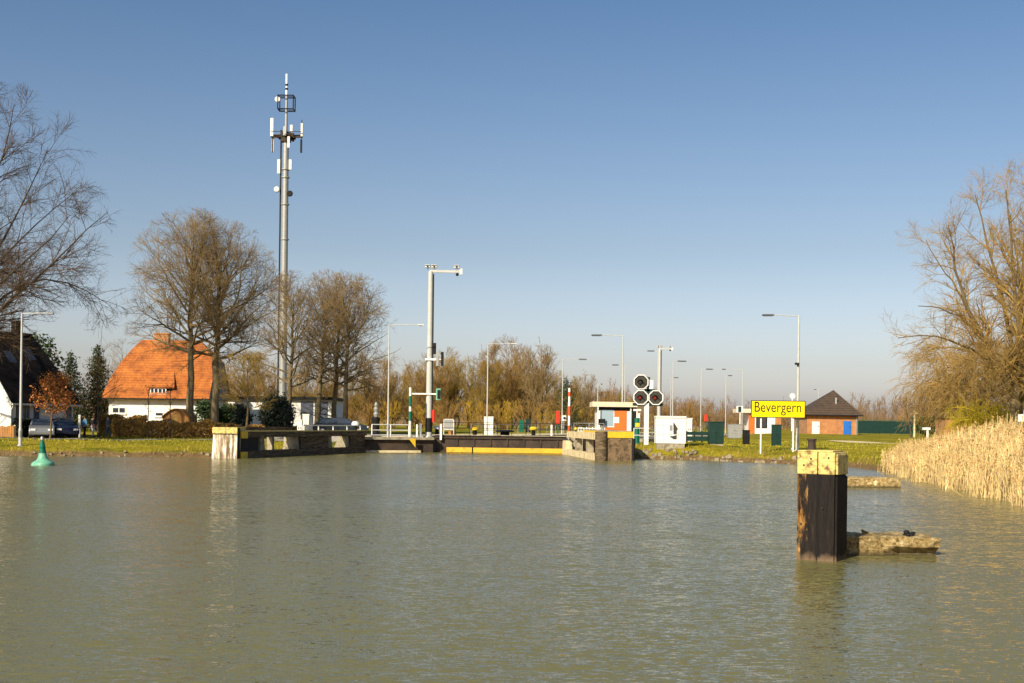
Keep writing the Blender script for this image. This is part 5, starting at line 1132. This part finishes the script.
# ---- round signals: three octagonal boards on a white post
d = 89; bz = G(X(646.5, d), d); bxx = X(646.3, d); o = thing('signal_mast', (bxx, d, bz), 'white post carrying three octagonal signal boards with dim red lamps', 'signal'); zq = lambda py: Z(647, py, d)-bz; xq = lambda px, py: X(px, d, py)-bxx
MB().bb(-.17, .17, -.12, .12, -.3, zq(403)).build('post', M['white'], o, bevel=.01)
MB().bb(xq(633, 391), xq(663, 391), -.02, .12, zq(406), zq(403)).bb(xq(640, 385), xq(655, 385), .0, .12, zq(391.5), zq(389)).bb(xq(647, 390), xq(650, 390), 0, .12, zq(405), zq(377)).build('frame', M['darkgreen'], o)
for px, py, lit in ((640.7, 382.2, False), (640.4, 397.6, True), (655.5, 397.6, True)):
    cx_, cz = xq(px, py), zq(py); ro, ri = .59, .515; n = 8
    ang = [math.pi/8+k*math.pi/4 for k in range(8)]
    rim = MB().add([(cx_+math.cos(a)*r, y, cz+math.sin(a)*r) for y in (-.28, -.18) for r in (ro, ri) for a in ang], [(k, (k+1) % 8, 8+(k+1) % 8, 8+k) for k in range(8)]+[(16+k, 24+k, 24+(k+1) % 8, 16+(k+1) % 8) for k in range(8)]+[(k, 16+k, 16+(k+1) % 8, (k+1) % 8) for k in range(8)]+[(8+k, 8+(k+1) % 8, 24+(k+1) % 8, 24+k) for k in range(8)]).build('board_rim', M['white'], o)
    bd = MB().add([(cx_+math.cos(a)*ri*1.01, y, cz+math.sin(a)*ri*1.01) for y in (-.22, -.19) for a in ang], [tuple(range(8)), tuple(range(15, 7, -1))]+[(k, k+8, (k+1) % 8+8, (k+1) % 8) for k in range(8)]).build('signal_board', M['signalboard'], o)
    MB().cyl((cx_-.08, -.225, cz-.02), (cx_-.08, -.29, cz-.02), .12, .11, 16).build('lens', M['redlens'] if lit else M['pane'], bd)
    hv = [(cx_-.08+math.cos(t)*.2, y, cz-.02+math.sin(t)*.2) for y in (-.225, -.62) for t in [math.pi*k/8 for k in range(9)]]; hv += [(cx_-.08+math.cos(t)*.185, y, cz-.02+math.sin(t)*.185) for y in (-.225, -.62) for t in [math.pi*k/8 for k in range(9)]]
    MB().add(hv, [(k, k+1, k+10, k+9) for k in range(8)]+[(18+k, 27+k, 28+k, 19+k) for k in range(8)]+[(9+k, 10+k, 28+k, 27+k) for k in range(8)]).build('hood', M['black'], bd)
    MB().bb(cx_-.34, cx_+.48, -.175, .3, cz-.38, cz+.42).build('lamp_case', M['doorgrey'], o)
MB().bb(xq(649, 390), xq(653, 390), -.1, .25, zq(389), zq(380)).build('junction_box', M['white'], o)
# green equipment with yellow sign low beside it
d = 93; bz = G(X(637, d), d); o = thing('pump', (X(637, d), d, bz), 'small green pump with yellow plate left of the signal post', 'pump'); zq = lambda py: Z(637, py, d)-bz
MB().cyl((0, 0, -.1), (0, 0, zq(418)), .22, .2, 12).build('body', M['green'], o); MB().cyl((0, 0, zq(418)), (0, 0, zq(409)), .06).bb(-.3, .3, -.04, .04, zq(411), zq(409)).build('handle', M['offwhite'], o); MB().bb(-.16, .16, -.27, -.225, zq(427), zq(423)).build('plate', M['yellow'], o)

# ---- yellow place name sign
d = 83; x0, x1 = X(750.8, d), X(805.0, d); bz = G(x0, d); o = thing('place_sign', ((x0+x1)/2, d, bz), 'yellow place name sign Bevergern on two white posts', 'sign'); w1 = (x1-x0)/2; z1, z0 = Z(778, 400.6, d)-bz, Z(778, 417.8, d)-bz
MB().bb(-w1+.05, w1-.05, -.03, .03, z0+.05, z1-.05).build('panel', M['signyellow'], o)
MB().bb(-w1, w1, -.035, .035, z1-.05, z1).bb(-w1, w1, -.035, .035, z0, z0+.05).bb(-w1, -w1+.05, -.035, .035, z0+.05, z1-.05).bb(w1-.05, w1, -.035, .035, z0+.05, z1-.05).build('frame', M['signblack'], o)
for px in (761.3, 793.8): xx = X(px, d)-(x0+x1)/2; MB().cyl((xx, .1, -.4), (xx, .1, z1-.05), .06, n=10).build('post', M['white'], o)
cu = bpy.data.curves.new('lettering', 'FONT'); cu.body = 'Bevergern'; cu.size = 1; cu.extrude = .004; to = bpy.data.objects.new('lettering_source', cu); COL.objects.link(to)
bpy.context.view_layer.update(); me = bpy.data.meshes.new_from_object(to.evaluated_get(bpy.context.evaluated_depsgraph_get())); bpy.data.objects.remove(to)
co = np.array([v.co[:] for v in me.vertices]); mn, mx = co.min(0), co.max(0)
tw = (X(800.8, d)-X(754.3, d)); sx_ = tw/(mx[0]-mn[0]); cap = .70
for v in me.vertices: v.co = ((v.co.x-mn[0])*sx_-w1+.24, -.036-v.co.z-.004, v.co.y*cap/.69+z0+.40)
me.materials.append(M['signblack']); lo = bpy.data.objects.new('lettering', me); COL.objects.link(lo); lo.parent = o
# round white marker lamp on a post behind the sign
d = 86; bz = G(X(792.3, d), d); o = thing('disc_marker', (X(792.0, d), d, bz), 'white round disc on a pole peeping over the yellow sign', 'disc marker'); zz = Z(792.3, 396, d)-bz
MB().cyl((0, 0, -.3), (0, 0, zz-.15), .05).build('pole', M['white'], o); MB().cyl((0, -.05, zz), (0, .05, zz), .2, n=16).build('disc', M['white'], o)
# small white sign at the right edge, pale post in the reeds
d = 60; bz = G(X(1022, d), d); o = thing('small_sign', (X(1022, d), d, bz), 'small white plate on a post at the right edge above the reeds', 'sign'); zz = Z(1022, 418, d)-bz
MB().cyl((0, .03, -.3), (0, .03, zz+.2), .035).build('post', M['galv'], o); MB().bb(-.22, .22, -.03, -.006, zz-.18, zz+.18).build('plate', M['white'], o)
d = 72; bz = G(X(928, d), d); o = thing('pale_post', (X(928, d), d, bz), 'pale pinkish post with white cap standing in the reeds', 'post'); zz = Z(928, 428.5, d)-bz
MB().cyl((.03, 0, -.3), (-.02, 0, zz-.08), .1, .07).build('shaft', M['offwhite'], o); MB().bb(-.32, .12, -.1, .1, zz-.08, zz+.06).build('cap', M['white'], o)

# ------------------------------------------------------------------ buoy
d = 60; o = thing('buoy', (X(43, d, 465), d, 0), 'green conical buoy with lantern floating by the left bank', 'buoy'); s = .98
MB().lathe([(.35, -.35), (.50, -.25), (.55, -.1), (.55, .10), (.50, .17), (.34, .25), (.26, .34), (.21, .47), (.175, .62)], 28).build('float', M['paleg'], o, smooth=True)
tw_ = MB().lathe([(.175, .623), (.155, .75), (.14, .88), (.17, .885), (.17, .93), (.14, .935), (.115, 1.12), (.085, 1.24)], 24).build('tower', M['green'], o, smooth=True)
MB().lathe([(.05, 1.243), (.085, 1.27), (.085, 1.38), (.05, 1.44)], 16).build('lantern', M['galv'], o, smooth=True)
MB().lathe([(.555, -.03), (.57, .03), (.555, .09)], 28).build('fender_ring', M['paleg'], o, smooth=True)
o.rotation_euler = (R(1.5), R(-2), 0)

# ------------------------------------------------------------------ dolphin (steel mooring pile) and slabs
d = 21.95; xx = X(823.2, d, 500); zt = Z(815, 452, d-.3); s = .74
o = thing('mooring_pile', (xx, d, 0), 'rusty black steel mooring pile with yellow painted top', 'mooring pile', rz=R(-31))
ycap = Z(812, 474.5, d-.3); hs = s/2
def pilebox(b, z0, z1, e):
    # two interlocking U piles: front split by a seam, right side recessed between its flanges
    b.bb(-hs-e, -.006, -hs-e, hs+e, z0, z1); b.bb(.006, hs+e-.06, -hs-e, hs+e, z0, z1); b.bb(hs+e-.058, hs+e-.015, -hs-e+.03, hs+e-.05, z0, z1-.03); return b
sh_ = pilebox(MB(), -1.5, ycap, 0).build('shaft', M['dolphin'], o, bevel=.012)
pilebox(MB(), ycap+.002, zt, .006).build('yellow_cap', M['dolphinyellow'], o, bevel=.024)
MB().bb(-hs+.03, hs-.10, -hs+.03, hs-.03, zt+.002, zt+.03).build('top_plate', M['dolphinyellow'], o, bevel=.01)
MB().bb(-.005, .005, -hs+.002, hs-.002, -1.4, zt-.02).build('seam', M['black'], sh_)
for k, (a, z_) in enumerate(((-.25, zt-.24), (-.12, zt-.12), (.2, zt-.10), (-.29, ycap-.9), (.1, ycap-.6))): MB().cyl((a, -hs-.004, z_), (a, -hs-.03, z_), .016, n=8).build('bolt', M['rust'], sh_)
MB().cyl((-hs+.08, hs-.16, zt+.03), (-hs+.08, hs-.16, zt+.20), .075, .07, 14).cyl((-hs+.08, hs-.16, zt+.20), (-hs+.08, hs-.16, zt+.235), .09, .085, 14).build('mooring_pin', M['rust'], o, smooth=True)
ring = MB(); pr_ = [(.045*math.cos(t), .075*math.sin(t)) for t in [2*math.pi*k/12 for k in range(12)]]
for k in range(12):
    a, b_ = pr_[k], pr_[(k+1) % 12]; ring.cyl((-hs-.03, a[0]-.1, a[1]+.62), (-hs-.03, b_[0]-.1, b_[1]+.62), .009, n=6)
ring.build('ring', M['rust'], o)
def rough_slab(name, px0, px1, ytop, d, depth, label, seed, under):
    rng = np.random.default_rng(seed); x0, x1 = X(px0, d, ytop+10), X(px1, d, ytop+10); zt = Z((px0+px1)/2, ytop, d+depth*.4); nx_, ny_, nz_ = 44, 12, 9
    w1 = x1-x0; o = thing(name, (x0, d, 0), label, 'concrete slab', 'old concrete slabs in the water')
    import bmesh; bm = bmesh.new(); bmesh.ops.create_grid(bm, x_segments=1, y_segments=1, size=1); bm.clear()
    bmesh.ops.create_cube(bm, size=1); bmesh.ops.subdivide_edges(bm, edges=bm.edges[:], cuts=15, use_grid_fill=True)
    from mathutils import noise as NZ
    for v in bm.verts:
        c = v.co; z0 = -.35; 
        x = (c.x+.5)*w1; y = (c.y+.5)*depth; z = z0+(c.z+.5)*(zt-z0)
        if under and c.z < .24 and x > w1*under and y < .6: y = y+.22*min(1, (x-w1*under)*3)*max(0, min(1, (.24-c.z)*7))   # undercut lower edge
        nz = NZ.fractal(Vector((x*2.2+seed, y*2.2, z*3.5)), 1, 2, 5)*.045; n2 = NZ.fractal(Vector((x*9+seed, y*9, z*9)), 1, 2, 4)*.03
        e = abs(c.x)*2; n_ = Vector((c.x, c.y, c.z)).normalized()
        v.co = Vector((x, y, z))+n_*(nz+n2)
        if e > .9 and c.z > .3: v.co.z -= .05*rng.random()
    me = bpy.data.meshes.new('slab'); bm.to_mesh(me); bm.free(); me.materials.append(M['stone2'])
    s_ = bpy.data.objects.new('slab', me); COL.objects.link(s_); s_.parent = o
    return o, zt, x0, w1
def stone2():
    m, n, b = newmat('mossy broken concrete')
    t = noise(n, 7, 12, rough=.85); r = ramp(n, t.outputs[0], [(.40, (.06, .042, .018)), (.46, (.30, .21, .08)), (.53, (.52, .39, .17)), (.60, (.80, .72, .55))])
    t2 = noise(n, 1.3, 5); r2 = ramp(n, t2.outputs[0], [(.35, (.55, .5, .4)), (.65, (1.15, 1.1, 1))]); mu = n.nodes.new('ShaderNodeMix'); mu.data_type = 'RGBA'; mu.blend_type = 'MULTIPLY'; mu.inputs[0].default_value = 1
    n.links.new(r.outputs[0], mu.inputs[6]); n.links.new(r2.outputs[0], mu.inputs[7])
    g = n.nodes.new('ShaderNodeNewGeometry'); sx = n.nodes.new('ShaderNodeSeparateXYZ'); n.links.new(g.outputs['Position'], sx.inputs[0])
    wet = ramp(n, sx.outputs[2], [(.0, (1, 1, 1)), (.12, (0, 0, 0))]); n.links.new(mixc(n, wet.outputs[0], mu.outputs[2], (.06, .045, .015)), b.inputs['Base Color'])
    bp = n.nodes.new('ShaderNodeBump'); bp.inputs['Distance'].default_value = .09; n.links.new(t.outputs[0], bp.inputs['Height']); n.links.new(bp.outputs[0], b.inputs['Normal']); b.inputs['Roughness'].default_value = .9
    return m
M['stone2'] = stone2()
o, zt, x0, w1 = rough_slab('broken_slab', 838, 940, 535, 22.6, 1.15, 'bigger broken concrete slab beside the mooring pile', 3, .45)
MB().add([(.62, .45, zt+.0), (.98, .5, zt+.005), (.96, .62, zt+.01), (.62, .6, zt+.02), (.60, .48, zt+.10), (.68, .5, zt+.06), (.7, .58, zt+.05), (.6, .58, zt+.09)], [(0, 1, 2, 3), (0, 1, 5, 4), (1, 2, 6, 5), (2, 3, 7, 6), (3, 0, 4, 7), (4, 5, 6, 7)]).build('loose_chip', M['stone2'], o)
rough_slab('broken_slab', 846, 901, 477.5, 48.5, 1.3, 'smaller low concrete slab farther off before the reeds', 9, 0)
cx_ = X(910, 22.9, 530); o = thing('mooring_ring', (cx_, 22.95, zt+.0), 'dark iron lump and ring lying on the bigger slab', 'mooring ring')
tor = MB(); n = 14
for k in range(n):
    a, b_ = 2*math.pi*k/n, 2*math.pi*(k+1)/n; tor.cyl((.10*math.cos(a), .07*math.sin(a), .03+.025*math.cos(a)), (.10*math.cos(b_), .07*math.sin(b_), .03+.025*math.cos(b_)), .024, n=8)
tor.build('ring', M['black'], o, smooth=True); MB().sphere((-.05, .0, .06), .055, 10, (1.1, 1, 1)).build('shackle', M['black'], o, smooth=True)

# ------------------------------------------------------------------ cars
def car(px, d, m, label, rz, L=4.3, base=None, sc=1, H=1.45):
    b = base or gp(px, d); o = thing('parked_car', b, label, 'car', 'parked cars', rz); hl = L/2; W = .88
    prof = [(-hl, .35), (-hl+.03, .75), (-hl+.15, .92), (-hl+1.15*L/4.3, 1.0), (hl-.95, .98), (hl-.12, .80), (hl, .55), (hl-.02, .32), (hl-.3, .25), (-hl+.3, .25)]
    bd = MB().slab(prof, -W, W).build('body', M[m], o, bevel=.06)
    cabp = [(-hl+.25, .96), (-hl+.75, H-.05), (-hl+1.1, H), (hl-2.05, H), (hl-1.75, H-.06), (hl-.95, .96)]
    c = MB(); n = len(cabp); c.add([(x, -W+.04+(z-.96)*.3, z) for x, z in cabp]+[(x, W-.04-(z-.96)*.3, z) for x, z in cabp], [tuple(range(n)), tuple(range(2*n-1, n-1, -1))]+[(k, k+n, (k+1) % n+n, (k+1) % n) for k in range(n)]); c.build('cabin', M[m], o, bevel=.04)
    for s in (-1, 1):
        y = lambda z_: s*(W-.04-(z_-.96)*.3+.004)
        for a0, a1, t0, t1 in ((-hl+.5, -.1-.25, -hl+.85, -.1-.25), (-.28, hl-1.2, -.28, hl-1.95)):
            MB().add([(a0, y(1.0), 1.0), (a1, y(1.0), 1.0), (t1, y(H-.09), H-.09), (t0, y(H-.09), H-.09), (a0, y(1.0)+s*.006, 1.0), (a1, y(1.0)+s*.006, 1.0), (t1, y(H-.09)+s*.006, H-.09), (t0, y(H-.09)+s*.006, H-.09)], [(0, 1, 2, 3), (7, 6, 5, 4), (0, 4, 5, 1), (1, 5, 6, 2), (2, 6, 7, 3), (3, 7, 4, 0)]).build('window', M['pane'], o)
        for x_ in (-hl+.85, hl-.85):
            w_ = bpy.data.objects.new('wheel', None); COL.objects.link(w_); w_.parent = o; w_.location = (x_, s*(W-.09), .32)
            MB().cyl((0, -.11, 0), (0, .11, 0), .32, n=18).build('tyre', M['tyre'], w_, smooth=True); MB().cyl((0, -.115, 0), (0, .115, 0), .19, n=14).build('rim', M['rim'], w_)
        MB().bb(hl-.10, hl+.012, s*.6-.17, s*.6+.17, .60, .73).build('headlight', M['light'], o); MB().bb(-hl-.012, -hl+.1, s*.62-.15, s*.62+.15, .70, .85).build('tail_light', M['red'], o)
    ws = MB(); x0_, x1_ = hl-.98, hl-1.70; ws.add([(x0_, -.72, 1.0), (x0_, .72, 1.0), (x1_, .62, H-.10), (x1_, -.62, H-.10), (x0_+.03, -.72, 1.01), (x0_+.03, .72, 1.01), (x1_+.03, .62, H-.09), (x1_+.03, -.62, H-.09)], [(0, 3, 2, 1), (4, 5, 6, 7), (0, 1, 5, 4), (1, 2, 6, 5), (2, 3, 7, 6), (3, 0, 4, 7)]).build('windscreen', M['pane'], o)
    return o
car(42, 89.8, 'carsilver_shaded', 'shade-darkened silver car parked nose out before the white house door', R(-69), 3.6)
car(62, 91.5, 'carblue', 'dark blue car parked behind the copper leaved tree', R(-58), 4.0)
cp = gp(341, 104); cp.z = 1.25
car(341, 104, 'cardark', 'dark car parked behind the left mooring wall railing', R(3), 4.7, cp)
tag(MB().prism([(-20, 99.5), (-8, 99.5), (-5, 112), (-20, 112)], .6, 1.24).build('parking_area', M['asphalt']), kind='structure')

# ------------------------------------------------------------------ people
def person(px, d, rz, label, jm, tm, hm='hair', step=.18, h=1.72, bag=False):
    b = gp(px, d); o = thing('person', b, label, 'person', 'people walking by the hedge', rz); k = h/1.72
    def skinned(name, m, verts, edges, radii, root=0, sub=1):
        me = bpy.data.meshes.new(name); me.from_pydata([(x*k, y*k, z*k) for x, y, z in verts], edges, []); ob = bpy.data.objects.new(name, me); COL.objects.link(ob); ob.parent = o
        sk = ob.modifiers.new('skin', 'SKIN'); sk.use_smooth_shade = True
        for v, r in zip(me.skin_vertices[0].data, radii): v.radius = ((r[0] if isinstance(r, tuple) else r)*k, (r[1] if isinstance(r, tuple) else r)*k)
        me.skin_vertices[0].data[root].use_root = True
        sb = ob.modifiers.new('smooth', 'SUBSURF'); sb.levels = sub; sb.render_levels = sub; me.materials.append(M[m]); return ob
    # body: pelvis, chest, neck, head, arms with hands, legs with feet
    v = [(0, 0, .92), (0, 0, 1.15), (0, 0, 1.38), (0, -.01, 1.50), (0, -.03, 1.60), (0, -.035, 1.70)]; e = [(0, 1), (1, 2), (2, 3), (3, 4), (4, 5)]; r = [.12, .115, .13, .055, .085, .075]
    for s in (-1, 1):
        i = len(v); sw = s*step*.7; v += [(s*.17, 0, 1.40), (s*.22, sw*.3+.02, 1.13), (s*.22, sw*.8-.04, .90), (s*.21, sw-.06, .82)]; e += [(2, i), (i, i+1), (i+1, i+2), (i+2, i+3)]; r += [.055, .042, .03, .032]
        for q in range(4): v.append((s*.21+(q-1.5)*.016, sw-.07, .725+.012*abs(q-1.4))); e.append((i+3, len(v)-1)); r.append(.009)
        v.append((s*.21-s*.035, sw-.09, .78)); e.append((i+3, len(v)-1)); r.append(.010)
        j = len(v); st = -s*step; v += [(s*.09, 0, .86), (s*.10, st*.45-.03, .48), (s*.10, st+.05*(st > 0), .09), (s*.11, st-.15, .05)]; e += [(0, j), (j, j+1), (j+1, j+2), (j+2, j+3)]; r += [.085, .055, .04, .04]
    skinned('body', 'skin', v, e, r)
    v = [(0, 0, .93), (0, 0, 1.15), (0, 0, 1.36), (0, 0, 1.47)]; e = [(0, 1), (1, 2), (2, 3)]; r = [(.19, .14), (.18, .135), (.19, .13), .08]
    for s in (-1, 1):
        i = len(v); sw = s*step*.7; v += [(s*.18, 0, 1.40), (s*.225, sw*.3+.02, 1.13), (s*.225, sw*.8-.04, .90)]; e += [(2, i), (i, i+1), (i+1, i+2)]; r += [.075, .062, .05]
    skinned('jacket', jm, v, e, r)
    v = [(0, 0, .95)]; e = []; r = [(.16, .125)]
    for s in (-1, 1): j = len(v); st = -s*step; v += [(s*.09, 0, .84), (s*.10, st*.45-.03, .48), (s*.10, st+.04*(st > 0), .10)]; e += [(0, j), (j, j+1), (j+1, j+2)]; r += [.10, .072, .06]
    skinned('trousers', tm, v, e, r)
    MB().sphere((0, .0, 1.665*k), .098*k, 14, (1, 1.08, 1.0)).build('hair', M[hm], o, smooth=True)
    for s in (-1, 1): st = -s*step; MB().sphere((s*.105*k, (st-.08)*k, .05*k), .07*k, 10, (.75, 1.9, .7)).build('shoe', M['blackcloth'], o, smooth=True)
    f = MB().sphere((0, -.125*k, 1.63*k), .018, 8).build('nose', M['skin'], o, smooth=True)
    e_ = MB().sphere((-.035*k, -.112*k, 1.655*k), .012, 6).sphere((.035*k, -.112*k, 1.655*k), .012, 6).build('eyes', M['black'], o)
    return o
person(84.5, 97, R(150), 'person in light blue jacket and dark trousers walking by the hedge', 'lightblue', 'darkjeans')
person(93.2, 97.2, R(160), 'person in black jacket and white trousers walking by the hedge', 'blackcloth', 'whitecloth', 'wood')
person(108, 97.5 if False else 95.5, R(-100), 'person in grey blue clothes in the shade near the brown hedge', 'greyblue', 'greyblue')
